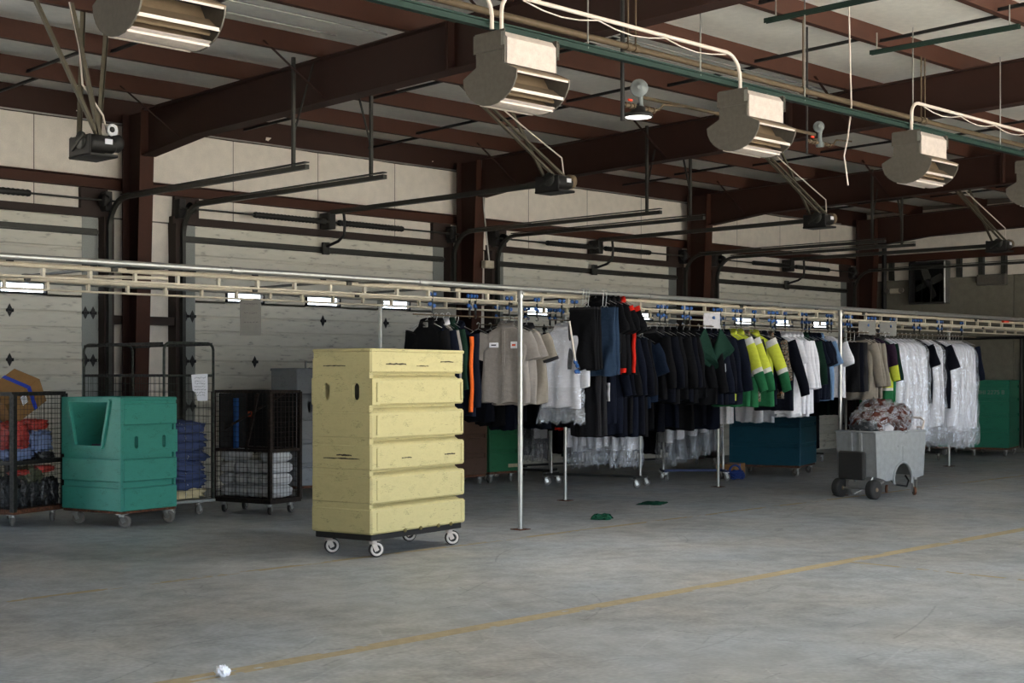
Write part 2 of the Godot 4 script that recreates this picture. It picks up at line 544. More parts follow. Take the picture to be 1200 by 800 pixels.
func make_roof() -> void:
	var ce = struct_node("ceiling", "low pitched roof lined with white vinyl insulation over red primed purlins", "ceiling")
	var deck = MB.new()
	deck.hexa([Vector3(LEFT_X - 0.3, yr(-17.4) + 0.36, -17.4), Vector3(END_X + 0.3, yr(-17.4) + 0.36, -17.4), Vector3(END_X + 0.3, yr(FRONT_Z + 0.3) + 0.36, FRONT_Z + 0.3), Vector3(LEFT_X - 0.3, yr(FRONT_Z + 0.3) + 0.36, FRONT_Z + 0.3),
		Vector3(LEFT_X - 0.3, yr(-17.4) + 0.46, -17.4), Vector3(END_X + 0.3, yr(-17.4) + 0.46, -17.4), Vector3(END_X + 0.3, yr(FRONT_Z + 0.3) + 0.46, FRONT_Z + 0.3), Vector3(LEFT_X - 0.3, yr(FRONT_Z + 0.3) + 0.46, FRONT_Z + 0.3)])
	part(deck, "roof_deck", "roof_deck", ce)
	var zs = []
	var z = -17.12
	while z < FRONT_Z:
		zs.append(z)
		z += 1.48
	for i in zs.size():
		var mb = MB.new()
		z_section(mb, Vector3(LEFT_X, yr(zs[i]), zs[i]), Vector3(END_X, 0, 0), 0.22, 0.07, 0.014)
		part(mb, "purlin", "primer", ce)
	var nz = FastNoiseLite.new()
	nz.seed = 8; nz.frequency = 0.9
	for i in zs.size():
		var z0: float = zs[i]
		var z1: float = zs[i + 1] if i + 1 < zs.size() else FRONT_Z + 0.2
		for k in COLS.size():
			var x0: float = COLS[k]
			var x1: float = COLS[k + 1] if k + 1 < COLS.size() else END_X
			var nx = 14 if z0 < -3.0 and x0 > 0.0 else 3
			var nzz = 5
			var mb = MB.new()
			var rows = []
			for b in nzz + 1:
				var row = PackedVector3Array()
				for a in nx + 1:
					var xx = lerpf(x0, x1, float(a) / nx)
					var zz = lerpf(z0, z1, float(b) / nzz)
					var sag = sin(PI * b / nzz) * (0.045 + 0.03 * nz.get_noise_2d(xx, zz))
					sag += 0.012 * pow(absf(cos(PI * xx / 1.19)), 12.0) * sin(PI * b / nzz)
					row.append(Vector3(xx, yr(zz) + 0.225 + 0.02 - sag, zz))
				rows.append(row)
			for b in nzz:
				mb.smooth()
				for a in nx: mb.quad_out(rows[b][a], rows[b][a + 1], rows[b + 1][a + 1], rows[b + 1][a], rows[b][a] + Vector3(0, 1, 0))
			part(mb, "insulation_sheet", "insulation", ce)
	# bridging angles between the purlins
	for k in COLS.size() - 1:
		for f in [0.3, 0.68]:
			var x: float = lerpf(COLS[k], COLS[k + 1], f)
			if x < 1.0: continue
			for i in range(0, 12):
				var mb = MB.new()
				var off = 0.12 if i % 2 == 0 else -0.12
				mb.bar(Vector3(x + off, yr(zs[i]) + 0.05, zs[i]), Vector3(x + off, yr(zs[i + 1]) + 0.05, zs[i + 1]), 0.035, 0.006)
				mb.bar(Vector3(x + off, yr(zs[i]) + 0.065, zs[i]), Vector3(x + off, yr(zs[i + 1]) + 0.065, zs[i + 1]), 0.006, 0.035)
				part(mb, "bridging_angle", "black_metal", ce)
	# long thin conduit clipped below the purlins
	for c in [[-16.92, 4.86, 1.0, 27.0, "pipe_steel"], [-11.2, 5.02, 4.0, 9.4, "pipe_steel"], [-11.52, 5.0, 4.0, 9.0, "pipe_steel"], [-9.72, 5.06, 10.4, 15.2, "pipe_steel"], [-10.0, 5.04, 10.2, 15.4, "pipe_steel"]]:
		var mb = MB.new()
		mb.tube([Vector3(c[2], c[1], c[0]), Vector3(c[3], c[1], c[0])], 0.011, 6)
		part(mb, "conduit", c[4], ce)

	# rigid frames
	var ords = ["", "", "", "beside the first dock door", "between the two dock doors with paper signs and grey shirts before them", "behind the dark jackets and green aprons", "in the far corner by the wall fan"]
	for k in range(1, COLS.size()):
		var x: float = COLS[k]
		var words: String = ["", "behind the viewer's side of the bay", "out by the rusty cage truck", "beside the dock door with the hanging strobe opener", "between the second and third dock doors", "between the third and fourth dock doors", "in the corner by the wall fan"][k]
		var rf = thing("roof_beam", "dark red steel rafter springing from the column " + words, "beam", Vector3(x, 0, 0), 0.0, "rafters of the roof")
		var w = MB.new()
		var z0 = -16.37
		var z1 = FRONT_Z - 0.1
		var zz = [z0, -15.2, z1]
		for i in 2:
			var a: float = zz[i]
			var b: float = zz[i + 1]
			var d0 = 0.6 if i == 0 else 0.5
			var lo = [yr(a) - d0, yr(b) - 0.5]
			w.hexa([Vector3(-0.006, lo[0], a), Vector3(0.006, lo[0], a), Vector3(0.006, lo[1], b), Vector3(-0.006, lo[1], b), Vector3(-0.006, yr(a), a), Vector3(0.006, yr(a), a), Vector3(0.006, yr(b), b), Vector3(-0.006, yr(b), b)])
		part(w, "web", "beam", rf)
		for top in [false, true]:
			var f = MB.new()
			for i in 2:
				var a: float = zz[i]
				var b: float = zz[i + 1]
				var d0 = 0.6 if i == 0 else 0.5
				var ya = yr(a) - 0.016 if top else yr(a) - d0
				var yb = yr(b) - 0.016 if top else yr(b) - 0.5
				f.hexa([Vector3(-0.1, ya, a), Vector3(0.1, ya, a), Vector3(0.1, yb, b), Vector3(-0.1, yb, b), Vector3(-0.1, ya + 0.016, a), Vector3(0.1, ya + 0.016, a), Vector3(0.1, yb + 0.016, b), Vector3(-0.1, yb + 0.016, b)])
			part(f, "flange", "beam", rf)
		for zc in [-10.6, -4.0]:
			var s = MB.new()
			s.slab(-0.095, 0.095, yr(zc) - 0.5, yr(zc), zc - 0.01, zc + 0.01)
			s.slab(-0.095, 0.095, yr(zc) - 0.5, yr(zc), zc + 0.02, zc + 0.04)
			part(s, "splice_plate", "beam", rf)
		for i in range(1, 11, 2):
			if x > 27.0: continue
			var zb: float = zs[i] + 0.05
			var br = MB.new()
			br.bar(Vector3(-0.85, yr(zb) + 0.06, zb), Vector3(-0.03, yr(zb) - 0.46, zb), 0.035, 0.006)
			part(br, "flange_brace", "beam", rf)
		# tapered column
		var col = thing("steel_column", "tapered dark red steel column " + words, "column", Vector3(x, 0, 0), 0.0, "columns along the dock wall")
		var top_y = yr(-16.8) - 0.002
		var cw = MB.new()
		cw.hexa([Vector3(-0.006, 0, -16.84), Vector3(0.006, 0, -16.84), Vector3(0.006, 0, -16.62), Vector3(-0.006, 0, -16.62), Vector3(-0.006, top_y, -16.84), Vector3(0.006, top_y, -16.84), Vector3(0.006, top_y, -16.40), Vector3(-0.006, top_y, -16.40)])
		part(cw, "web", "beam", col)
		var f1 = MB.new()
		f1.slab(-0.1, 0.1, 0, top_y, -16.86, -16.84)
		part(f1, "flange", "beam", col)
		var f2 = MB.new()
		f2.hexa([Vector3(-0.1, 0, -16.62), Vector3(0.1, 0, -16.62), Vector3(0.1, 0, -16.602), Vector3(-0.1, 0, -16.602), Vector3(-0.1, top_y, -16.40), Vector3(0.1, top_y, -16.40), Vector3(0.1, top_y, -16.382), Vector3(-0.1, top_y, -16.382)])
		part(f2, "flange", "primer", col)
		var cdt = MB.new()
		cdt.tube([Vector3(0.17, 0.05, -16.78), Vector3(0.17, 4.9, -16.78)], 0.014, 6)
		part(cdt, "conduit", "pipe_steel", col)
		if k == 4:
			var jb = MB.new()
			jb.bev(Vector3(0.12, 3.33, -16.36), Vector3(0.2, 0.12, 0.1), 0.01)
			part(jb, "junction_box", "beige_rail", col)
			var cd2 = MB.new()
			cd2.tube([Vector3(0.0, 5.0, -16.37), Vector3(0.03, 4.2, -16.36), Vector3(0.12, 3.38, -16.33)], 0.012, 6)
			part(cd2, "conduit", "pipe_steel", col)

func bulge_sheet(x0: float, x1: float, y0: float, y1: float, z: float, amp: float, along_x := true) -> MB:
	var mb = MB.new()
	var n = 8
	var nz = FastNoiseLite.new()
	nz.seed = int(x0 * 31.0 + y0 * 7.0); nz.frequency = 1.1
	var rows = []
	for b in n + 1:
		var row = PackedVector3Array()
		for a in n + 1:
			var u = float(a) / n
			var v = float(b) / n
			var out = amp * pow(sin(PI * u), 0.5) * (0.7 + 0.6 * nz.get_noise_2d(u * 4.0, v * 3.0))
			var p = Vector3(lerpf(x0, x1, u), lerpf(y0, y1, v), z + out) if along_x else Vector3(z - out, lerpf(y0, y1, v), lerpf(x0, x1, u))
			row.append(p)
		rows.append(row)
	mb.smooth()
	var behind = Vector3(0, 0, -2) if along_x else Vector3(2, 0, 0)
	for b in n:
		for a in n: mb.quad_out(rows[b][a], rows[b][a + 1], rows[b + 1][a + 1], rows[b + 1][a], rows[b][a] + behind)
	return mb

func make_walls() -> void:
	var wb = struct_node("wall_back", "dock wall with white quilted liner above a row of sectional doors", "wall")
	var sid = MB.new()
	sid.slab(LEFT_X - 0.3, END_X + 0.3, DOOR_H, 5.5, WALL_Z - 0.3, WALL_Z - 0.08)
	var edges = [LEFT_X - 0.3]
	for x in DOOR_X:
		edges.append(x); edges.append(x + DOOR_W)
	edges.append(END_X + 0.3)
	for i in range(0, edges.size(), 2): sid.slab(edges[i], edges[i + 1], -0.2, DOOR_H, WALL_Z - 0.3, WALL_Z - 0.08)
	part(sid, "siding", "siding", wb)
	var x = -0.4
	while x < END_X - 0.2:
		var x1: float = minf(x + 1.49, END_X)
		part(bulge_sheet(x, x1 - 0.012, DOOR_H + 0.02, 4.98, WALL_Z - 0.075, 0.06), "liner_sheet", "liner", wb)
		x = x1
	for i in range(2, edges.size(), 2):
		if edges[i] < 3.0: continue
		part(bulge_sheet(edges[i], minf(edges[i + 1], END_X), 0.0, DOOR_H, WALL_Z - 0.075, 0.04), "liner_sheet", "liner", wb)
		for gy in [1.1, 2.24]:
			var g = MB.new()
			g.slab(edges[i], minf(edges[i + 1], END_X), gy, gy + 0.11, WALL_Z - 0.02, WALL_Z + 0.10)
			part(g, "girt", "jamb", wb)
	for gy in [3.99]:
		var g = MB.new()
		g.slab(LEFT_X, END_X, gy, gy + 0.15, WALL_Z, WALL_Z + 0.012)
		g.slab(LEFT_X, END_X, gy, gy + 0.012, WALL_Z, WALL_Z + 0.12)
		g.slab(LEFT_X, END_X, gy + 0.138, gy + 0.15, WALL_Z - 0.05, WALL_Z + 0.12)
		part(g, "girt", "primer", wb)
	var eave = MB.new()
	eave.slab(LEFT_X, END_X, 4.86, 5.2, WALL_Z - 0.06, WALL_Z - 0.02)
	eave.slab(LEFT_X, END_X, 4.86, 4.875, WALL_Z - 0.06, WALL_Z + 0.06)
	part(eave, "eave_strut", "beam", wb)
	for dx in DOOR_X:
		var h = MB.new()
		h.slab(dx - 0.14, dx + DOOR_W + 0.14, DOOR_H, DOOR_H + 0.1, WALL_Z - 0.06, WALL_Z + 0.06)
		part(h, "door_header", "jamb", wb)
		for e in [dx - 0.14, dx + DOOR_W]:
			var j = MB.new()
			j.slab(e, e + 0.14, 0.0, DOOR_H, WALL_Z - 0.09, WALL_Z + 0.13)
			part(j, "door_jamb", "jamb", wb)
		# spring pads between header and girt
		for e in [dx - 0.1, dx + DOOR_W - 0.28]:
			var pdd = MB.new()
			pdd.slab(e, e + 0.38, DOOR_H + 0.1, 3.99, WALL_Z - 0.04, WALL_Z + 0.04)
			part(pdd, "spring_pad", "jamb", wb)

	# end wall: concrete panel below, lined frame above
	var we = struct_node("wall_right", "far end wall, drab painted concrete below and lined steel frame above", "wall")
	var c = MB.new()
	c.slab(END_X, END_X + 0.3, -0.2, 6.3, WALL_Z - 0.3, FRONT_Z + 0.3)
	part(c, "siding", "siding", we)
	var pz = WALL_Z + 0.5
	while pz < 0.2:
		var pp = MB.new()
		pp.bev(Vector3(END_X - 0.06, 1.825, pz + 1.49), Vector3(0.14, 3.65, 2.97), 0.012)
		part(pp, "concrete_panel", "block", we)
		pz += 2.98
	var sz = WALL_Z
	while sz < -6.0:
		part(bulge_sheet(sz, sz + 1.49, 3.66, 5.15, END_X, 0.04, false), "liner_sheet", "liner", we)
		sz += 1.49
	for gy in [4.05, 4.62]:
		var g = MB.new()
		g.slab(END_X - 0.13, END_X - 0.005, gy, gy + 0.16, WALL_Z, 2.6)
		part(g, "girt", "primer", we)
	for vz in [-16.35, -15.85, -14.75, -14.25, -13.75, -13.1, -12.2]:
		var v = MB.new()
		v.slab(END_X - 0.12, END_X - 0.02, 3.66, 4.06, vz - 0.05, vz + 0.05)
		part(v, "stud", "track", we)
	var drain = MB.new()
	drain.tube([Vector3(END_X - 0.16, 0.02, -16.48), Vector3(END_X - 0.16, 4.9, -16.48)], 0.05, 8)
	part(drain, "downpipe", "black_metal", we)
	var hp = MB.new()
	hp.tube([Vector3(END_X - 0.16, 2.36, -15.2), Vector3(END_X - 0.16, 2.36, -8.0)], 0.035, 8)
	part(hp, "water_pipe", "black_metal", we)
	for cz in [-13.35, -13.28]:
		var cd = MB.new()
		cd.tube([Vector3(END_X - 0.16, 0.1, cz), Vector3(END_X - 0.16, 2.36, cz)], 0.015, 6)
		part(cd, "conduit", "black_metal", we)

	# the wall on the viewer's side, its dock doors rolled up, and the wall at the near end
	var wf = struct_node("wall_front", "opposite dock wall with its doors rolled up to daylight", "wall")
	var s2 = MB.new()
	s2.slab(LEFT_X - 0.3, END_X + 0.3, 4.9, 6.3, FRONT_Z, FRONT_Z + 0.25)
	var ed = [LEFT_X - 0.3]
	for e in OPENINGS:
		ed.append(e[0]); ed.append(e[1])
	ed.append(END_X + 0.3)
	for i in range(0, ed.size(), 2): s2.slab(ed[i], ed[i + 1], -0.2, 4.9, FRONT_Z, FRONT_Z + 0.25)
	part(s2, "siding", "siding", wf)
	var wl = struct_node("wall_left", "plain wall closing the near end of the bay", "wall")
	var s3 = MB.new()
	s3.slab(LEFT_X - 0.3, LEFT_X, -0.2, 6.3, WALL_Z - 0.3, FRONT_Z + 0.3)
	part(s3, "siding", "siding", wl)

const OPENINGS := [[-1.3, 3.6], [4.6, 9.5], [10.5, 15.4], [16.4, 21.3]]

# ------------------------------------------------------------------ dock doors
func hinge_mesh() -> ArrayMesh:
	var mb = MB.new()
	for s in [-1.0, 1.0]:
		mb.prism(PackedVector2Array([Vector2(-0.045, 0.005 * s), Vector2(0.045, 0.005 * s), Vector2(0.03, 0.05 * s), Vector2(0.0, 0.105 * s), Vector2(-0.03, 0.05 * s)]), 0.0, 0.006)
	mb.tube([Vector3(-0.06, 0, 0.014), Vector3(0.06, 0, 0.014)], 0.014, 8)
	mb.bev(Vector3(-0.045, 0, 0.02), Vector3(0.02, 0.05, 0.035), 0.004)
	mb.bev(Vector3(0.045, 0, 0.02), Vector3(0.02, 0.05, 0.035), 0.004)
	return mb.commit()

func make_doors() -> void:
	var hm = hinge_mesh()
	var joints = [0.0, 0.53, 1.145, 1.76, 2.375, 2.99, 3.62]
	var sw = Transform3D(Basis(Vector3(0, 0, 1), Vector3(0, 1, 0), Vector3(1, 0, 0)), Vector3.ZERO)
	var tells = ["shut sectional dock door beyond the rusty cage truck", "shut sectional dock door behind the cardboard box and caged red packs", "shut sectional dock door behind the tall cage of blue bundles", "shut sectional dock door behind the grey work shirts", "shut sectional dock door behind the hi-vis jackets"]
	for k in range(1, DOOR_X.size()):
		var x0: float = DOOR_X[k]
		var x1 = x0 + DOOR_W
		var mid = (x0 + x1) / 2
		var dr = struct_node("door_%d" % k, tells[k], "dock door")
		var fz = WALL_Z - 0.005
		for i in 6:
			var y0: float = joints[i] + 0.004
			var y1: float = joints[i + 1] - 0.004
			var g1 = lerpf(y0, y1, 0.335)
			var g2 = lerpf(y0, y1, 0.665)
			var mb = MB.new()
			var strips = [[y0 + 0.004, g1 - 0.012], [g1 + 0.012, g2 - 0.012], [g2 + 0.012, y1 - 0.004]]
			for si in 3:
				var a: float = strips[si][0]
				var b: float = strips[si][1]
				var prof = PackedVector2Array([Vector2(fz - 0.045, a), Vector2(fz - 0.012, a), Vector2(fz, a + 0.012), Vector2(fz, b - 0.012), Vector2(fz - 0.012, b), Vector2(fz - 0.045, b)])
				if i == 4 and si == 1:
					var cuts = [x0 + 0.012]
					for wc in [mid - 1.38, mid, mid + 1.38]:
						cuts.append(wc - 0.3); cuts.append(wc + 0.3)
					cuts.append(x1 - 0.012)
					for c in range(0, cuts.size(), 2): mb.prism(prof, cuts[c], cuts[c + 1], sw)
				else:
					mb.prism(prof, x0 + 0.012, x1 - 0.012, sw)
			if i == 4:
				for wc in [[x0 + 0.012, mid - 1.68], [mid - 1.08, mid - 0.3], [mid + 0.3, mid + 1.08], [mid + 1.68, x1 - 0.012]]:
					mb.slab(wc[0], wc[1], y0 + 0.02, y1 - 0.02, fz - 0.05, fz - 0.035)
				mb.slab(x0 + 0.002, x1 - 0.002, y0 - 0.004, g1 + 0.012, fz - 0.05, fz - 0.035)
				mb.slab(x0 + 0.002, x1 - 0.002, g2 - 0.012, y1 + 0.004, fz - 0.05, fz - 0.035)
			else:
				mb.slab(x0 + 0.002, x1 - 0.002, y0 - 0.004, y1 + 0.004, fz - 0.05, fz - 0.03)
			var pn = part(mb, "panel", "door_skin", dr)
			if i == 4:
				var yc = (y0 + y1) / 2
				for wc in [mid - 1.38, mid, mid + 1.38]:
					var fr = MB.new()
					for s in [-1.0, 1.0]:
						fr.bev(Vector3(wc, yc + s * 0.088, fz + 0.004), Vector3(0.64, 0.026, 0.07), 0.006)
						fr.bev(Vector3(wc + s * 0.307, yc, fz + 0.004), Vector3(0.026, 0.19, 0.07), 0.006)
					part(fr, "window_frame", "black_metal", pn)
					var pa = MB.new()
					pa.slab(wc - 0.3, wc + 0.3, yc - 0.08, yc + 0.08, fz - 0.02, fz - 0.014)
					part(pa, "pane", "pane", pn)
			if i < 5:
				for hx in [mid - 1.21, mid, mid + 1.21]:
					inst(hm, "hinge", "black_metal", dr, Transform3D(Basis.IDENTITY.scaled(Vector3.ONE * 0.8), Vector3(hx, joints[i + 1], fz + 0.006)))
				for hx in [x0 + 0.09, x0 + 0.2, x1 - 0.2, x1 - 0.09]:
					inst(hm, "hinge", "black_metal", dr, Transform3D(Basis.IDENTITY.scaled(Vector3.ONE * 0.8), Vector3(hx, joints[i + 1], fz + 0.006)))
			for e in [x0 + 0.016, x1 - 0.246]:
				var stl = MB.new()
				stl.slab(e, e + 0.23, y0, y1, fz - 0.004, fz + 0.004)
				part(stl, "end_stile", "galvanised", dr)
		# stiffening strut across the top panel
		var st = MB.new()
		st.slab(x0 + 0.03, x1 - 0.03, 3.40, 3.45, fz, fz + 0.05)
		st.slab(x0 + 0.03, x1 - 0.03, 3.38, 3.47, fz + 0.004, fz + 0.008)
		part(st, "strut", "track", dr)
		# tracks: upright, bend and level run
		for s in [0, 1]:
			var tx: float = x0 - 0.05 if s == 0 else x1 + 0.05
			var tr = MB.new()
			var pts = [Vector3(tx, 0.02, WALL_Z + 0.17), Vector3(tx, 3.44, WALL_Z + 0.17)]
			pts.append_array(arc(Vector3(tx, 3.44, WALL_Z + 0.57), Vector3(0, 0, -1), Vector3(0, 1, 0), 0.40, 10, 90, 7))
			pts.append(Vector3(tx, 3.83, -12.6))
			for i in pts.size() - 1:
				tr.bar(pts[i], pts[i + 1], 0.055, 0.05, Vector3.RIGHT if i == 0 else Vector3.UP)
			part(tr, "track", "track", dr)
			var an = MB.new()
			an.slab(tx - 0.03, tx + 0.03, 0.02, 3.3, WALL_Z + 0.12, WALL_Z + 0.15)
			an.bar(Vector3(tx, 3.88, -16.5), Vector3(tx, 3.88, -12.6), 0.06, 0.012)
			part(an, "track_angle", "track", dr)
			var hg = MB.new()
			hg.bar(Vector3(tx, 3.85, -12.85), Vector3(tx, yr(-12.8), -12.85), 0.035, 0.035)
			hg.bar(Vector3(tx, 4.2, -12.85), Vector3(tx + (0.28 if s == 1 else -0.28), yr(-12.8), -12.85), 0.03, 0.008)
			part(hg, "track_hanger", "track", dr)
			var pl = MB.new()
			pl.bev(Vector3(tx - 0.01, 3.82, WALL_Z + 0.1), Vector3(0.1, 0.26, 0.16), 0.008)
			pl.lathe([[0.01, 0.0], [0.085, 0.0], [0.085, 0.03], [0.07, 0.05], [0.07, 0.08], [0.01, 0.08]], 14, Transform3D(Basis(Vector3(0, 1, 0), Vector3(1, 0, 0), Vector3(0, 0, -1)), Vector3(tx + (0.06 if s == 0 else -0.14), 3.82, WALL_Z + 0.22)))
			part(pl, "cable_drum", "black_metal", dr)
		var sh = MB.new()
		sh.tube([Vector3(x0 - 0.12, 3.82, WALL_Z + 0.22), Vector3(x1 + 0.12, 3.82, WALL_Z + 0.22)], 0.014, 8)
		part(sh, "spring_shaft", "track", dr)
		for s in [-1.0, 1.0]:
			var sp = MB.new()
			var prof = []
			for i in 41:
				prof.append([0.038 if i % 2 == 0 else 0.046, 0.12 + 1.25 * i / 40.0])
			sp.lathe(prof, 10, Transform3D(Basis(Vector3(0, 1, 0), Vector3(s, 0, 0), Vector3(0, 0, -s)), Vector3(mid, 3.82, WALL_Z + 0.22)))
			part(sp, "torsion_spring", "black_metal", dr)
		var bk = MB.new()
		bk.bev(Vector3(mid, 3.84, WALL_Z + 0.12), Vector3(0.12, 0.24, 0.24), 0.01)
		part(bk, "centre_bracket", "black_metal", dr)

func make_openers() -> void:
	for k in range(1, 5):
		var mid: float = DOOR_X[k] + DOOR_W / 2
		var first = k == 1
		var at = Vector3(mid - (0.05 if first else 0.0), 3.78 if first else 3.97, -12.62 if first else -12.28)
		var lab: String = ["", "black door opener with a round white strobe and slanted perforated hangers", "black door opener with gold motor on a long rail above the grey shirts", "black door opener on a long rail over the green aprons", "black door opener on a long rail near the wall fan"][k]
		var o = thing("door_opener", lab, "opener", at, 0.0, "dock door openers")
		var tray = MB.new()
		tray.bev(Vector3(0, -0.12, 0), Vector3(0.30, 0.03, 0.42), 0.008)
		tray.bev(Vector3(-0.14, -0.03, 0), Vector3(0.02, 0.2, 0.40), 0.006)
		tray.bev(Vector3(0.0, -0.02, -0.19), Vector3(0.28, 0.2, 0.02), 0.006)
		part(tray, "tray", "black_metal", o)
		var mo = MB.new()
		mo.lathe([[0.02, -0.17], [0.075, -0.16], [0.085, -0.12], [0.085, 0.1], [0.07, 0.13], [0.02, 0.14]], 16, Transform3D(Basis(Vector3(0, 0, 1), Vector3(1, 0, 0), Vector3(0, 1, 0)), Vector3(0.04, 0.0, 0.1)))
		part(mo, "motor", "black_metal", o)
		var cap = MB.new()
		cap.lathe([[0.02, 0.0], [0.08, 0.0], [0.088, 0.03], [0.088, 0.09], [0.06, 0.12], [0.01, 0.125]], 16, Transform3D(Basis(Vector3(0, 0, 1), Vector3(1, 0, 0), Vector3(0, 1, 0)), Vector3(0.12, 0.02, 0.1)))
		part(cap, "motor_cap", "heater_tan" if not first else "black_metal", o)
		var whl = MB.new()
		whl.lathe([[0.01, -0.012], [0.085, -0.012], [0.085, -0.004], [0.075, 0.0], [0.085, 0.004], [0.085, 0.012], [0.01, 0.012]], 18, Transform3D(Basis(Vector3(0, 0, 1), Vector3(1, 0, 0), Vector3(0, 1, 0)), Vector3(-0.16, 0.02, 0.05)))
		whl.bar(Vector3(-0.17, -0.06, -0.1), Vector3(-0.17, 0.07, 0.14), 0.02, 0.03)
		part(whl, "drive_pulley", "track", o)
		var bx = MB.new()
		bx.bev(Vector3(0.05, 0.01, -0.1), Vector3(0.2, 0.15, 0.14), 0.01)
		part(bx, "control_box", "black_metal", o)
		var lb = MB.new()
		lb.slab(0.02, 0.1, -0.01, 0.04, 0.186, 0.19)
		part(lb, "maker_label", "paper", o)
		if first:
			var ball = MB.new()
			ball.lathe([[0.005, -0.03], [0.05, -0.03], [0.062, -0.015], [0.062, 0.015], [0.05, 0.03], [0.03, 0.034]], 20, Transform3D(Basis(Vector3(1, 0, 0), Vector3(-0.5, 0, 0.86), Vector3(0, -1, 0)), Vector3(0.13, 0.14, 0.13)))
			part(ball, "strobe_ring", "white_plastic", o)
			var eye = MB.new()
			eye.lathe([[0.028, 0.03], [0.028, 0.042], [0.018, 0.052], [0.004, 0.055]], 16, Transform3D(Basis(Vector3(1, 0, 0), Vector3(-0.5, 0, 0.86), Vector3(0, -1, 0)), Vector3(0.13, 0.14, 0.13)))
			part(eye, "strobe_lens", "black_metal", o)
		# hangers of slotted angle rising to the purlins, leaning towards the room
		var tops = [Vector3(-0.68, 1.30, 0.1), Vector3(-0.30, 1.30, 0.1), Vector3(-0.06, 1.30, -0.1), Vector3(0.20, 1.30, -0.1)] if first else [Vector3(-1.27, 1.13, -0.42), Vector3(-1.13, 1.13, -0.42), Vector3(-0.62, 1.13, -0.35)]
		for i in tops.size():
			var hg = MB.new()
			var foot = Vector3(-0.1 + 0.2 * (i % 2), 0.06, 0.08 - 0.18 * (i / 2))
			if first and i < 2: foot = Vector3(-0.02 + 0.02 * i, 0.06, 0.1)
			hg.bar(foot, tops[i], 0.045, 0.006)
			hg.bar(foot + Vector3(0.02, 0, 0), tops[i] + Vector3(0.02, 0, 0), 0.006, 0.045)
			part(hg, "hanger_angle", "slotted_angle", o)
		var ca = MB.new()
		ca.tube([Vector3(0.12, 0.12, 0.05), Vector3(0.1, 0.3, 0.0), Vector3(-0.14, 0.55, 0.05), Vector3(-0.2, 0.9, 0.1), Vector3(-0.3, 1.3, 0.1)] if first else [Vector3(0.1, 0.1, 0.06), Vector3(0.02, 0.3, 0.1), Vector3(-0.42, 0.6, -0.05), Vector3(-1.04, 1.12, -0.36)], 0.01, 6)
		part(ca, "power_cable", "conduit", o)
		if not first:
			var rl = MB.new()
			rl.bar(Vector3(0, -0.01, -0.2), Vector3(0, -0.01, -4.52), 0.07, 0.05)
			rl.bar(Vector3(0, 0.02, -0.2), Vector3(0, 0.02, -4.52), 0.03, 0.02)
			part(rl, "drive_rail", "track", o)
			var arm = MB.new()
			arm.tube([Vector3(0.0, -0.05, -4.22), Vector3(0.02, -0.2, -4.22), Vector3(0.02, -0.36, -4.24), Vector3(0.0, -0.44, -4.35), Vector3(-0.02, -0.5, -4.59)], 0.022, 6)
			part(arm, "door_arm", "black_metal", o)
			var pt = MB.new()
			pt.bev(Vector3(-0.02, -0.53, -4.62), Vector3(0.12, 0.18, 0.05), 0.006)
			part(pt, "arm_plate", "track", o)

# ------------------------------------------------------------------ overhead heaters and pipes
const ZY := Transform3D(Basis(Vector3(0, 0, 1), Vector3(0, 1, 0), Vector3(1, 0, 0)), Vector3.ZERO)   # polygon (z, y) swept along x

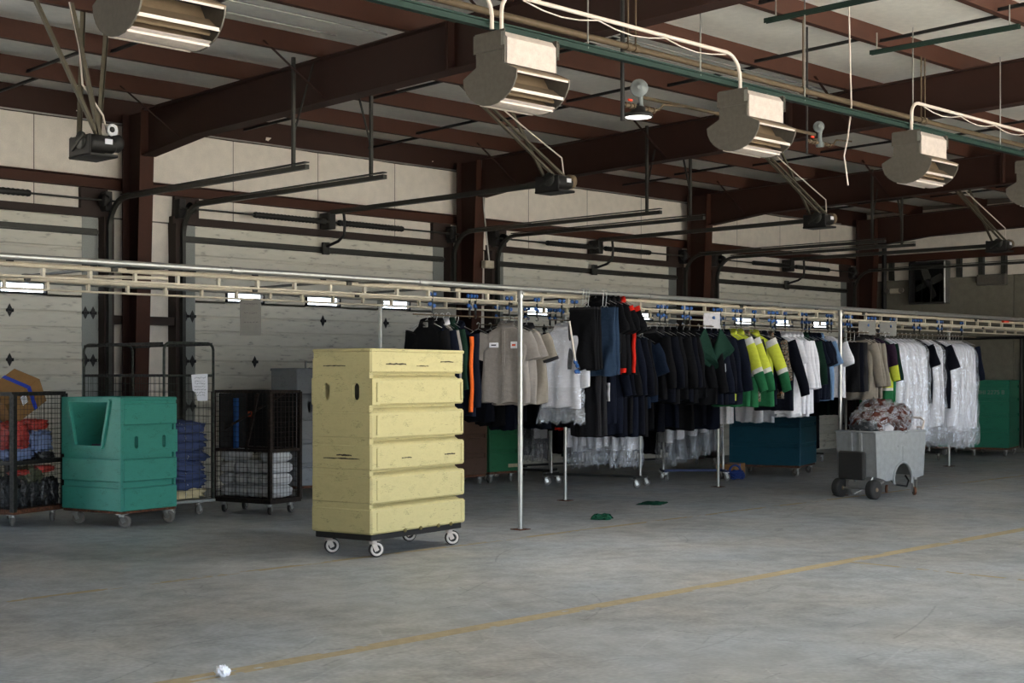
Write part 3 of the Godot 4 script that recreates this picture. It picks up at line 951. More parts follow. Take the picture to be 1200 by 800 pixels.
func make_heaters() -> void:
	var strut = thing("heater_strut", "long dark green strut carrying the row of heaters", "strut", Vector3(0, 4.14, -7.6))
	var sb = MB.new()
	sb.slab(2.0, 19.5, -0.03, 0.03, -0.006, 0.006)
	sb.slab(2.0, 19.5, 0.018, 0.03, -0.03, 0.03)
	sb.slab(2.0, 19.5, -0.03, -0.018, -0.03, 0.03)
	part(sb, "channel", "green_strut", strut)
	for rx in [5.6, 8.45, 9.9, 11.5, 13.5, 15.45, 17.4]:
		var rd = MB.new()
		rd.tube([Vector3(rx, 0.0, 0), Vector3(rx, yr(-7.6) - 4.14 + 0.02, 0)], 0.007, 6)
		part(rd, "hanger_rod", "pipe_steel", strut)
	var names = ["behind the opener's slanted hangers", "over the yellow bin", "beyond the round lamp", "over the far end of the rail", "last in the row, by the end wall"]
	var xs = [4.6, 7.65, 10.65, 13.65, 16.45]
	var L = 0.56
	for k in 5:
		var h = thing("unit_heater", "grey sheet metal heater with louvred half-round outlet, " + names[k], "heater", Vector3(xs[k], 4.09, -7.6), 0.0, "overhead heaters")
		var out = PackedVector2Array([Vector2(-0.155, 0), Vector2(0.155, 0), Vector2(0.155, -0.14), Vector2(0.14, -0.14), Vector2(0.14, -0.245), Vector2(0.285, -0.315)])
		for i in range(1, 12):
			var a = PI * i / 12.0
			out.append(Vector2(cos(a) * 0.285, -0.315 - sin(a) * 0.23))
		out.append(Vector2(-0.285, -0.315)); out.append(Vector2(-0.14, -0.245)); out.append(Vector2(-0.14, -0.14)); out.append(Vector2(-0.155, -0.14))
		for s in [-1.0, 1.0]:
			var p = MB.new()
			p.prism(out, s * L / 2 - 0.006, s * L / 2 + 0.006, ZY)
			var ep = part(p, "end_plate", "plate_grey", h)
			var lb = MB.new()
			lb.slab(s * L / 2 + s * 0.006, s * L / 2 + s * 0.012, -0.145, -0.01, -0.165, 0.165)
			part(lb, "cover_plate", "plate_grey", ep)
		var bd = MB.new()
		bd.slab(-L / 2, L / 2, -0.25, -0.05, -0.15, 0.15)
		part(bd, "housing", "plate_grey", h)
		var tp = MB.new()
		tp.prism(PackedVector2Array([Vector2(0.12, -0.012), Vector2(0.16, -0.06), Vector2(0.16, -0.25), Vector2(0.15, -0.25), Vector2(0.15, -0.07), Vector2(0.11, -0.03)]), -L / 2 + 0.02, L / 2 - 0.02, ZY)
		part(tp, "front_panel", "aluminium", h)
		for s in [-1.0, 1.0]:
			var hd = MB.new()
			hd.prism(PackedVector2Array([Vector2(0.14 * s, -0.25), Vector2(0.285 * s, -0.315), Vector2(0.285 * s, -0.325), Vector2(0.13 * s, -0.26)]), -L / 2, L / 2, ZY)
			part(hd, "hood", "heater_tan", h)
			var n = 0
			for d in [2.0, 36.0, 66.0]:
				var a = deg_to_rad(d)
				var pz = cos(a) * 0.28 * s
				var py = -0.315 - sin(a) * 0.225
				var sl = MB.new()
				sl.prism(PackedVector2Array([Vector2(pz, py + 0.008), Vector2(pz - 0.004 * s, py - 0.014), Vector2(pz - 0.016 * s, py - 0.012), Vector2(pz - 0.012 * s, py + 0.01)]), -L / 2, L / 2, ZY)
				part(sl, "louvre", "aluminium", h)
				if n > 0:
					var vn = MB.new()
					vn.prism(PackedVector2Array([Vector2(pz - 0.012 * s, py + 0.004), Vector2(pz - 0.012 * s, py - 0.002), Vector2(pz - 0.11 * s, py + 0.07), Vector2(pz - 0.11 * s, py + 0.078)]), -L / 2, L / 2, ZY)
					part(vn, "vane", "heater_tan", h)
				n += 1
			var df = MB.new()
			df.prism(PackedVector2Array([Vector2(0.02 * s, -0.27), Vector2(0.13 * s, -0.46), Vector2(0.12 * s, -0.47), Vector2(0.01 * s, -0.28)]), -L / 2, L / 2, ZY)
			part(df, "deflector", "heater_tan", h)
		var bt = MB.new()
		var pan = PackedVector2Array()
		for i in 9: pan.append(Vector2(cos(deg_to_rad(60 + 60.0 * i / 8)) * 0.28, -0.315 - sin(deg_to_rad(60 + 60.0 * i / 8)) * 0.225))
		for i in range(8, -1, -1): pan.append(Vector2(cos(deg_to_rad(60 + 60.0 * i / 8)) * 0.273, -0.315 - sin(deg_to_rad(60 + 60.0 * i / 8)) * 0.218))
		bt.prism(pan, -L / 2, L / 2, ZY)
		part(bt, "bottom_pan", "aluminium", h)
		for s in [-1.0, 1.0]:
			var cl = MB.new()
			cl.slab(s * 0.2 - 0.012, s * 0.2 + 0.012, -0.06, 0.03, -0.03, 0.03)
			part(cl, "strut_clamp", "pipe_steel", h)
			var tb = MB.new()
			tb.slab(s * (L / 2 + 0.01) - 0.006, s * (L / 2 + 0.01) + 0.006, -0.12, -0.02, 0.13, 0.16)
			part(tb, "edge_tab", "pipe_steel", h)
	# white conduits looping from heater to heater
	var loops = [[4.85, 7.35, "over the slanted opener hangers"], [7.45, 10.42, "from above the yellow bin to beyond the round lamp"], [13.4, 16.22, "between the two heaters furthest down the strut"]]
	for l in loops:
		var a: float = l[0]
		var b: float = l[1]
		var c = thing("conduit", "white electrical conduit looping " + l[2], "conduit", Vector3(0, 0, -7.56), 0.0, "heater conduits")
		var mb = MB.new()
		var pts = [Vector3(a, 4.10, 0)]
		pts.append_array(arc(Vector3(a + 0.14, 4.25, 0), Vector3(-1, 0, 0), Vector3(0, 1, 0), 0.14, 0, 90, 6))
		pts.append_array(arc(Vector3(b - 0.2, 4.19, 0), Vector3(0, 1, 0), Vector3(1, 0, 0), 0.2, 0, 90, 6))
		pts.append(Vector3(b, 4.1, 0))
		mb.tube(pts, 0.017, 8)
		part(mb, "tube", "conduit", c)
		var w = MB.new()
		var wp = []
		for i in 13:
			var t = i / 12.0
			wp.append(Vector3(lerpf(a + 0.2, b - 0.25, t), 4.36 - 0.05 * absf(sin(t * PI * 3.0)), 0.03))
		w.tube(wp, 0.006, 5)
		part(w, "loose_wire", "conduit", c)
	# gas main with two risers
	var gm = thing("gas_pipe", "long brown gas pipe running above the heater strut", "pipe", Vector3(0, 4.36, -7.95))
	var g = MB.new()
	g.tube([Vector3(3, 0, 0), Vector3(19.5, 0, 0)], 0.028, 8)
	part(g, "main", "gas_pipe", gm)
	for x in [9.35, 9.45, 12.0, 14.3, 14.38]:
		var f = MB.new()
		f.tube([Vector3(x - 0.03, 0, 0), Vector3(x + 0.03, 0, 0)], 0.038, 8)
		f.bar(Vector3(x, 0.03, 0), Vector3(x, 0.7, 0), 0.012, 0.012)
		part(f, "hanger_clamp", "gas_pipe", gm)
	var tells = ["black gas drop with grey disc regulator above the round lamp", "gas drop with small grey regulator beyond the hanging white cable"]
	var rx = [9.36, 12.6]
	for k in 2:
		var dr = thing("gas_regulator", tells[k], "regulator", Vector3(rx[k], 3.9 if k == 0 else 4.0, -8.02 if k == 0 else -8.3), 0.0, "gas drops")
		var mb = MB.new()
		mb.tube([Vector3(0, yr(-8.0) - 3.9 + 0.02 if k == 0 else yr(-8.24) - 4.0, 0), Vector3(0, -0.16, 0)], 0.02 if k == 0 else 0.012, 8)
		part(mb, "drop_pipe", "black_metal", dr)
		var br = MB.new()
		br.tube([Vector3(0, -0.02, 0), Vector3(0.42, -0.02, 0.0)], 0.016, 8)
		for q in [0.04, 0.1, 0.15, 0.34, 0.42]: br.tube([Vector3(q - 0.012, -0.02, 0), Vector3(q + 0.012, -0.02, 0)], 0.024, 8)
		br.tube([Vector3(0.42, -0.02, 0), Vector3(0.5, 0.0, 0), Vector3(0.55, 0.05, 0), Vector3(0.85, 0.07, 0)], 0.009, 6)
		part(br, "branch_pipe", "gas_pipe", dr)
		var tap = MB.new()
		tap.bev(Vector3(0.1, 0.03, 0), Vector3(0.05, 0.02, 0.02), 0.004)
		part(tap, "tap_lever", "red_plastic", dr)
		var rg = MB.new()
		var tilt = Basis(Vector3(0, 1, 0), -0.75) * Basis(Vector3(1, 0, 0), PI / 2)
		var dd = 0.07 if k == 0 else 0.05
		rg.lathe([[0.01, -0.035], [dd * 0.6, -0.03], [dd, -0.01], [dd + 0.008, -0.01], [dd + 0.008, 0.01], [dd, 0.01], [dd * 0.6, 0.03], [0.02, 0.05]], 20, Transform3D(tilt, Vector3(0.22, 0.15, 0)))
		part(rg, "diaphragm", "regulator", dr)
		var ne = MB.new()
		ne.lathe([[0.04, -0.04], [0.045, -0.01], [0.022, 0.03], [0.022, 0.1], [0.03, 0.13]], 12, Transform3D(Basis.IDENTITY, Vector3(0.24, -0.02, 0)))
		part(ne, "body", "regulator", dr)
	var tp = thing("gas_branch", "thin rusty gas branch ending at the small regulator", "pipe", Vector3(0, 4.06, -8.3))
	var t2 = MB.new()
	t2.tube([Vector3(9.95, 0, 0), Vector3(12.75, 0, 0)], 0.018, 6)
	part(t2, "tube", "gas_pipe", tp)
	# round lamp
	var lp = thing("round_lamp", "lit round lamp with black rim hanging below the grey regulator", "lamp", Vector3(9.57, 3.80, -8.02))
	var rim = MB.new()
	rim.lathe([[0.012, 0.12], [0.014, 0.09], [0.06, 0.085], [0.065, 0.045], [0.12, 0.03], [0.128, 0.012], [0.128, -0.006], [0.12, -0.008], [0.118, 0.004], [0.01, 0.006]], 28)
	part(rim, "rim", "black_metal", lp)
	var dsc = MB.new()
	dsc.lathe([[0.115, 0.002], [0.112, -0.006], [0.06, -0.009], [0.002, -0.01]], 28)
	part(dsc, "diffuser", "lamp_disc", lp)
	var ol = SpotLight3D.new()
	ol.name = "lamp_light"
	lp.add_child(ol)
	ol.position = Vector3(0, -0.03, 0)
	ol.rotation_degrees = Vector3(-90, 0, 0)
	ol.spot_angle = 75.0
	ol.light_energy = 9.0
	ol.light_size = 0.11
	ol.spot_range = 40.0
	ol.spot_attenuation = 2.0
	ol.shadow_enabled = true
	# trapeze struts under the purlins
	for c in [[11.5, -8.05, -6.3, "black strut hung under the purlins beyond the round lamp"], [13.42, -8.05, -6.4, "black strut hung under the purlins over the small regulator"], [9.9, -8.0, -6.5, "black strut hung under the purlins above the round lamp"]]:
		var s = thing("trapeze_strut", c[3], "strut", Vector3(c[0], 4.99, (c[1] + c[2]) / 2), 0.0, "trapeze struts")
		var m = MB.new()
		var hl: float = (c[2] - c[1]) / 2
		m.slab(-0.022, 0.022, 0.0, 0.006, -hl, hl)
		m.slab(-0.022, -0.016, -0.04, 0.006, -hl, hl)
		m.slab(0.016, 0.022, -0.04, 0.006, -hl, hl)
		part(m, "channel", "green_strut", s)
		for q in [-0.75, 0.72]:
			var rr = MB.new()
			rr.tube([Vector3(0, 0.0, q), Vector3(0, yr((c[1] + c[2]) / 2 + q) - 4.99 + 0.02, q)], 0.007, 6)
			part(rr, "hanger_rod", "pipe_steel", s)
	var cb = thing("hanging_cable", "white cable hanging down past the green strut", "cable", Vector3(12.75, 0, -7.9))
	var cc = MB.new()
	cc.tube([Vector3(0, yr(-7.9) + 0.25, 0), Vector3(0.03, 4.7, 0), Vector3(0.02, 4.3, 0.02), Vector3(-0.1, 3.95, 0.05), Vector3(-0.12, 3.78, 0.02), Vector3(-0.06, 3.68, 0), Vector3(0.02, 3.5, -0.02)], 0.008, 6)
	part(cc, "cord", "conduit", cb)

# ------------------------------------------------------------------ garment rail
const RUN1 := -10.45
const RUN2 := -11.95

func make_rail() -> void:
	for k in 2:
		var z = -10.2 if k == 0 else -12.2
		var y = 2.44 if k == 0 else 2.41
		var pz = RUN1 if k == 0 else RUN2
		var sp = thing("support_pipe", "silver overhead pipe on " + ["the post by the grey shirts", "the rear row of slim posts"][k], "pipe", Vector3(0, y, z), 0.0, "support pipes of the garment rail")
		var mb = MB.new()
		mb.tube([Vector3(3.0, 0, 0), Vector3(27.0, 0, 0)], 0.026, 10)
		part(mb, "tube", "pipe_steel", sp)
		for x in [6.9, 9.0, 12.4, 14.9, 18.2, 21.4]:
			var c = MB.new()
			c.tube([Vector3(x - 0.05, 0, 0), Vector3(x + 0.05, 0, 0)], 0.031, 10)
			part(c, "coupling", "pipe_steel", sp)
		var xs = [10.32, 16.26] if k == 0 else [10.15, 13.14, 16.3, 19.6, 22.9]
		var wher = ["in front of the grey shirts", "between the light blue shirt and the dark trousers"] if k == 0 else ["behind the yellow bin", "under the bagged white shirt", "below the hi-vis jackets", "behind the grey tub truck", "among the bagged white coats"]
		for i in xs.size():
			var ps = thing("rail_post", "slim silver rail post " + wher[i], "post", Vector3(xs[i], 0, z), 0.0, "posts of the garment rail")
			var pm = MB.new()
			pm.tube([Vector3(0, 0.0, 0), Vector3(0, y - 0.03, 0)], 0.026 if k == 0 else 0.022, 12)
			part(pm, "tube", "pipe_steel", ps)
			var ft = MB.new()
			ft.bev(Vector3(0, 0.004, 0), Vector3(0.15, 0.008, 0.15), 0.002)
			part(ft, "foot_plate", "rusty", ps)
			var cl = MB.new()
			cl.lathe([[0.034, -0.1], [0.036, -0.09], [0.036, -0.03], [0.03, -0.02]], 12, Transform3D(Basis.IDENTITY, Vector3(0, y, 0)))
			cl.tube([Vector3(0, y - 0.05, 0.03), Vector3(0, y - 0.05, 0.05)], 0.014, 8)
			part(cl, "tee_fitting", "pipe_steel", ps)
		# the rail: beam, slick rail below, straps between
		var rl = thing("garment_rail", "beige double garment rail with short straps, " + ["the run with the grey shirts", "the run behind, nearer the dock doors"][k], "rail", Vector3(0, 0, pz), 0.0, "runs of the garment rail")
		var bm = MB.new()
		bm.tube([Vector3(3.0, 2.405, 0), Vector3(26.0, 2.405, 0)], 0.021, 10)
		part(bm, "beam", "beige_rail", rl)
		var sr = MB.new()
		sr.tube([Vector3(3.0, 2.318, 0), Vector3(26.0, 2.318, 0)], 0.011, 8)
		part(sr, "slick_rail", "beige_rail", rl)
		var x = 3.3
		while x < 26.0:
			var s = MB.new()
			s.slab(x - 0.014, x + 0.014, 2.318, 2.40, -0.022 , -0.016)
			s.slab(x - 0.014, x + 0.014, 2.312, 2.32, -0.022, 0.006)
			s.slab(x - 0.012, x + 0.012, 2.32, 2.39, -0.022, 0.012)
			part(s, "strap", "beige_rail", rl)
			x += 0.40
	# cross arms between the two runs
	var ax = [5.9, 8.3, 9.6, 11.9, 14.4, 17.2, 20.4, 23.6]
	for i in ax.size():
		var a = thing("cross_arm", "dark cross arm tying the two garment rail runs together", "bracket", Vector3(ax[i], 2.43, -11.2), 0.0, "cross arms of the garment rail")
		var mb = MB.new()
		mb.bar(Vector3(0, 0.0, 1.0), Vector3(0, 0.0, -1.0), 0.04, 0.022)
		mb.bar(Vector3(0.0, -0.012, 0.6), Vector3(0.32, -0.012, 1.0), 0.03, 0.012)
		part(mb, "arm", "track", a)
		for q in [-0.75, 0.75]:
			var c2 = MB.new()
			c2.bev(Vector3(0, -0.01, q), Vector3(0.06, 0.06, 0.07), 0.006)
			part(c2, "clamp", "track", a)
	# switch rail crossing between the runs
	var sw = thing("switch_rail", "curved beige switch rail crossing between the two runs", "rail", Vector3.ZERO)
	var sm = MB.new()
	var pts = []
	for i in 17:
		var t = i / 16.0
		pts.append(Vector3(lerpf(4.2, 6.4, t), 2.36, lerpf(RUN2, RUN1, smoothstep(0.0, 1.0, t))))
	sm.tube(pts, 0.016, 8)
	part(sm, "curve", "beige_rail", sw)

func trolley_proto() -> Node3D:
	var t = Node3D.new()
	var p = MB.new()
	p.slab(-0.003, 0.003, -0.17, 0.02, -0.012, 0.012)
	p.tube([Vector3(-0.035, 0.0, 0), Vector3(0.035, 0.0, 0)], 0.005, 6)
	p.tube(arc(Vector3(0, -0.19, 0), Vector3(1, 0, 0), Vector3(0, 1, 0), 0.02, 90, -150, 8), 0.004, 5)
	part(p, "hook", "track", t)
	for q in [[-0.026, 0.014, 0.0], [0.026, 0.014, 0.0], [-0.03, -0.085, 0.01], [0.022, -0.10, -0.01]]:
		var w = MB.new()
		w.lathe([[0.004, -0.009], [0.018, -0.009], [0.021, -0.004], [0.017, 0.0], [0.021, 0.004], [0.018, 0.009], [0.004, 0.009]], 10, Transform3D(Basis(Vector3(1, 0, 0), PI / 2), Vector3(q[0], q[1], q[2])))
		part(w, "wheel", "blue_plastic", t)
	return t

func make_trolleys() -> void:
	var proto = trolley_proto()
	var r1 = [9.35, 9.85, 9.93, 10.41, 10.82, 11.2, 11.4, 12.85, 12.95, 13.3, 13.4, 13.9, 14.0, 14.3, 14.42, 14.7, 15.05, 15.15, 15.37, 15.75, 15.85, 16.35, 16.44, 16.83, 16.9, 17.4, 17.5, 17.95, 18.05, 18.6, 18.75, 19.3, 19.4, 20.0]
	var r2 = [11.7, 12.2, 12.6, 12.7, 13.0, 13.6, 15.2, 16.1, 17.3, 18.1, 18.2, 19.1, 20.2]
	for k in 2:
		for x in (r1 if k == 0 else r2):
			var t = proto.duplicate()
			t.name = numbered("rail_trolley")
			add_child(t)
			t.position = Vector3(x, 2.34, RUN1 if k == 0 else RUN2)
			t.rotation.y = rng.randf_range(-0.4, 0.4)
			tag(t, "small steel trolley with blue wheels riding the " + ["near", "rear"][k] + " garment rail run", "trolley", "trolleys on the garment rail")
	proto.free()
	# hanger bars slung under the trolleys
	for b in [[9.1, 9.9, RUN1], [9.98, 10.7, RUN1], [11.0, 11.5, RUN1], [11.55, 12.4, RUN1], [12.55, 13.2, RUN1], [13.25, 14.1, RUN1], [14.2, 15.1, RUN1], [15.15, 16.05, RUN1], [16.05, 16.6, RUN1], [16.75, 17.75, RUN1], [17.8, 18.75, RUN1], [18.8, 20.45, RUN1], [11.4, 13.2, RUN2], [13.6, 16.2, RUN2], [16.6, 19.4, RUN2]]:
		var h = thing("hanger_bar", "thin pale bar slung under trolleys, carrying clothes hangers", "bar", Vector3((b[0] + b[1]) / 2, 2.15, b[2]), 0.0, "hanger bars")
		var hl: float = (b[1] - b[0]) / 2
		var mb = MB.new()
		mb.tube([Vector3(-hl, 0, 0), Vector3(hl, 0, 0)], 0.007, 6)
		part(mb, "rod", "gas_pipe", h)
	# spare stick hung with trolley wheels at its foot, and paper signs
	var sk = thing("spare_bar", "pale stick hanging askew before the bagged white shirt, blue wheels at its foot", "bar", Vector3(11.05, 2.13, -10.2))
	var s = MB.new()
	s.tube([Vector3(0, 0, 0), Vector3(0.06, -0.42, 0.03)], 0.011, 8)
	part(s, "stick", "conduit", sk)
	for q in [[0.06, -0.43, 0.03], [0.09, -0.47, 0.03], [0.05, -0.53, 0.05], [0.12, -0.53, 0.02]]:
		var w = MB.new()
		w.lathe([[0.004, -0.011], [0.022, -0.009], [0.025, 0.0], [0.022, 0.009], [0.004, 0.011]], 10, Transform3D(Basis(Vector3(1, 0, 0), 1.2), Vector3(q[0], q[1], q[2])))
		part(w, "wheel", "blue_plastic", sk)

func paper_card(called: String, label: String, at: Vector3, turn: float, w: float, h: float, m: String, lines: int, torn := false, group := "") -> void:
	var o = thing(called, label, "sign", at, turn, group)
	var mb = MB.new()
	if torn:
		mb.prism(PackedVector2Array([Vector2(-w / 2, 0), Vector2(w / 2, 0.01), Vector2(w / 2, -h), Vector2(-w * 0.12, -h), Vector2(-w * 0.2, -h * 0.72), Vector2(-w * 0.42, -h * 0.6), Vector2(-w * 0.46, -h * 0.25)]), -0.001, 0.001)
	else:
		mb.slab(-w / 2, w / 2, -h, 0.0, -0.002, 0.002)
	part(mb, "sheet", m, o)
	if lines > 0:
		var ink = MB.new()
		for i in lines:
			var yy = -h * (0.12 + 0.78 * i / lines)
			var xx = -w * 0.3
			while xx < w * 0.34:
				var ll = rng.randf_range(0.008, 0.02)
				ink.bar(Vector3(xx, yy + rng.randf_range(-0.008, 0.008), 0.0025), Vector3(xx + ll, yy + rng.randf_range(-0.008, 0.008), 0.0025), 0.002, 0.004)
				xx += ll + rng.randf_range(0.002, 0.014)
		part(ink, "handwriting", "ink", o).set_meta("kind", "stuff")

# ------------------------------------------------------------------ garments
func body_rings(L: float, w: float, dep: float, v0: float, v1: float, sd: float, shoulders: bool, grow := 0.0) -> Array:
	var rings = []
	var n = 40
	var m = maxi(3, int(22 * (v1 - v0)) + 2)
	for i in m + 1:
		var v = lerpf(v0, v1, float(i) / m)
		var y = -v * L
		var a: float
		var b: float
		if shoulders:
			var s = v * L
			if s < 0.02: a = lerpf(0.045, 0.075, s / 0.02)
			elif s < 0.12: a = lerpf(0.075, w * 0.92, pow((s - 0.02) / 0.10, 0.8))
			else: a = lerpf(w * 0.92, w * 1.04, clampf((s - 0.12) / 0.5, 0, 1))
			b = lerpf(0.028, dep * 0.6, clampf(s / 0.1, 0, 1)) if s < 0.1 else lerpf(dep * 0.6, dep, clampf((s - 0.1) / 0.4, 0, 1))
		else:
			a = w * (1.0 + 0.05 * v)
			b = dep * lerpf(0.35, 1.0, clampf(v * 3.0, 0, 1))
		a += grow
		b += grow
		var amp = 0.034 * clampf(v * L * 2.2 - 0.1, 0, 1) 
		var ring = PackedVector3Array()
		for j in n:
			var t = TAU * j / n
			var cx = cos(t)
			var sx = sin(t)
			var px = a * signf(cx) * pow(absf(cx), 0.8)
			var pz = b * signf(sx) * pow(absf(sx), 0.75)
			var f = sin(px * 29.0 + sd + v * 2.2 + sin(v * 5.0 + sd)) * 0.65 + sin(px * 53.0 + sd * 2.3 - v * 3.0) * 0.25 + sin(v * 13.0 + px * 11.0 + sd) * 0.18
			pz += amp * f * (0.35 + 0.65 * absf(sx))
			px *= 1.0 + 0.02 * sin(v * 9.0 + sd)
			var yy = y
			if v > 0.97: yy += 0.012 * sin(px * 25.0 + sd)
			if grow > 0.0:
				pz += 0.014 * sin(y * 23.0 + px * 19.0 + sd) * sin(px * 41.0 - y * 13.0)
				px += 0.010 * sin(y * 17.0 + pz * 30.0 + sd * 1.7)
			ring.append(Vector3(px, yy, pz))
		rings.append(ring)
	return rings

func sleeve_rings(side: float, w: float, len_: float, ang: float, r0: float, r1: float, v0: float, v1: float, sd: float) -> Array:
	var rings = []
	var n = 16
	var m = maxi(2, int(10 * (v1 - v0)) + 1)
	for i in m + 1:
		var v = lerpf(v0, v1, float(i) / m)
		var a = ang * (1.0 - 0.25 * v)
		var c = Vector3(side * (w * 0.80 + sin(a) * len_ * v), -0.10 - cos(a) * len_ * v, 0.0)
		var u = Vector3(cos(a), sin(a) * side * 1.0, 0.0)
		u = Vector3(cos(a) , -side * -sin(a), 0)
		var r = lerpf(r0, r1, v)
		var ring = PackedVector3Array()
		for j in n:
			var t = TAU * j / n
			var k = 1.0 + 0.12 * sin(3.0 * t + sd + v * 6.0) * v
			ring.append(c + u * (cos(t) * r * k) + Vector3(0, 0, 1) * (sin(t) * r * (0.34 if len_ < 0.4 else 0.5) * k + 0.012 * sin(v * 7.0 + sd)))
		rings.append(ring)
	return rings

func hanger(parent: Node, drop: float, w: float, trouser := false) -> void:
	var mb = MB.new()
	var pts = arc(Vector3(0, drop - 0.022, 0), Vector3(1, 0, 0), Vector3(0, 1, 0), 0.022, 210, 0, 8)
	pts.reverse()
	var h = []
	for p in pts: h.append(Vector3(0, p.y, p.x))
	h.append(Vector3(0, 0.02, 0.0))
	mb.tube(h, 0.0035, 5)
	mb.tube([Vector3(0, 0.02, 0), Vector3(w * 0.85, -0.06, 0)], 0.0035, 5)
	mb.tube([Vector3(0, 0.02, 0), Vector3(-w * 0.85, -0.06, 0)], 0.0035, 5)
	if trouser: mb.tube([Vector3(w * 0.85, -0.06, 0), Vector3(-w * 0.85, -0.06, 0)], 0.0035, 5)
	part(mb, "hanger", "steel", parent)

func garment(called: String, label: String, category: String, group: String, p: Vector3, o := {}) -> Node3D:
	# p: where the hanger's hook sits; the garment's front faces -x unless turned
	var turn: float = -PI / 2 + o.get("turn", rng.randf_range(-0.16, 0.16))
	var drop: float = o.get("drop", 0.09)
	var g = thing(called, label, category, p - Vector3(0, drop - 0.01, 0), turn, group)
	var L: float = o.get("len", 0.76)
	var w: float = o.get("w", 0.22)
	var dep: float = o.get("dep", 0.055)
	var sd: float = rng.randf_range(0, 20)
	var trouser: bool = o.get("trouser", false)
	hanger(g, drop, w, trouser)
	var v = 0.0
	for b in o.bands:
		var mb = MB.new()
		mb.loft(body_rings(L, w, dep, v, b[0], sd, not trouser), true, v == 0.0 or b[0] >= 1.0)
		part(mb, b[2], b[1], g)
		v = b[0]
	var sl: float = o.get("sleeve", 0.0)
	if sl > 0.0:
		var sb: Array = o.get("sleeve_bands", [[1.0, o.bands[0][1], "sleeve"]])
		for s in [-1.0, 1.0]:
			var v2 = 0.0
			var ang: float = o.get("spread", 0.42 if sl < 0.4 else 0.3)
			for b in sb:
				var mb = MB.new()
				mb.loft(sleeve_rings(s, w, sl, ang, 0.085 if sl < 0.4 else 0.09, 0.10 if sl < 0.4 else 0.058, v2, b[0], sd + s), true, true)
				part(mb, b[2], b[1], g)
				v2 = b[0]
	var col: String = o.get("collar", "")
	if col != "":
		var mb = MB.new()
		var r0 = []
		for k in 3:
			var ring = PackedVector3Array()
			for j in 20:
				var t = TAU * j / 20
				var e: float = [0.0, 0.012, 0.03][k]
				ring.append(Vector3(cos(t) * (0.068 + e), [-0.005, 0.028, -0.025][k] + 0.018 * -sin(t), sin(t) * (0.042 + e * 0.8)))
			r0.append(ring)
		mb.loft(r0, true, false)
		part(mb, "collar", col, g)
	if o.has("placket"):
		var mb = MB.new()
		mb.slab(-0.014, 0.014, -L * 0.96, -0.06, dep * 0.98, dep + 0.018)
		part(mb, "placket", o.placket, g)
	if o.has("patches"):
		for q in o.patches:
			var mb = MB.new()
			mb.bev(Vector3(q[0], q[1], dep * 0.92 + 0.004), Vector3(q[2], q[3], 0.012), 0.004)
			var pm = part(mb, "name_patch", q[4], g)
			if q[4] == "paper":
				var k = MB.new()
				k.slab(q[0] - q[2] * 0.28, q[0] + q[2] * 0.28, q[1] - q[3] * 0.14, q[1] + q[3] * 0.14, dep * 0.92 + 0.011, dep * 0.92 + 0.012)
				part(k, "name_lettering", q[5], pm)
	if o.has("trim"):        # vertical strips down the front: [x, width, y0, y1, material]
		for q in o.trim:
			var mb = MB.new()
			var rr = []
			for i in 9:
				var yy = lerpf(q[2], q[3], i / 8.0)
				var zz = dep * 1.02 + 0.012 + 0.008 * sin(i * 1.3 + sd)
				rr.append(PackedVector3Array([Vector3(q[0] - q[1] / 2, yy, zz), Vector3(q[0] + q[1] / 2, yy, zz + 0.004), Vector3(q[0] + q[1] / 2, yy, zz - 0.03), Vector3(q[0] - q[1] / 2, yy, zz - 0.03)]))
			mb.loft(rr)
			part(mb, "stripe", q[4], g)
	if o.get("bag", false):
		var ext: float = o.get("ext", 0.2)
		var mb = MB.new()
		var rings = body_rings(L + ext, w * 1.06, dep * 1.1, 0.02, 1.0, sd, true, 0.022)
		for i in rings.size():
			var f = clampf((float(i) / rings.size() - 0.8) / 0.2, 0, 1)
			var rr: PackedVector3Array = rings[i]
			for j in rr.size(): rr[j] += Vector3(sin(j * 1.7 + sd) * 0.02, sin(j * 2.3) * 0.03, cos(j * 2.9 + sd) * 0.02) * f
			rings[i] = rr
		mb.loft(rings, true, false)
		part(mb, "plastic_bag", "film", g)
	return g

# ------------------------------------------------------------------ carts
func face_turn(a: float) -> float:      # heading of a cart's broad face
	return deg_to_rad(a)

func cart(called: String, label: String, group: String, corner: Vector2, turn_deg: float, w: float, d: float) -> Node3D:
	# corner: the floor point under the cart's +z, -x corner; the node stands at the middle of its footprint
	var t = deg_to_rad(turn_deg)
	var c = Basis(Vector3.UP, t) * Vector3(w / 2, 0, -d / 2)
	return thing(called, label, "cart", Vector3(corner.x + c.x, 0, corner.y + c.z), t, group)

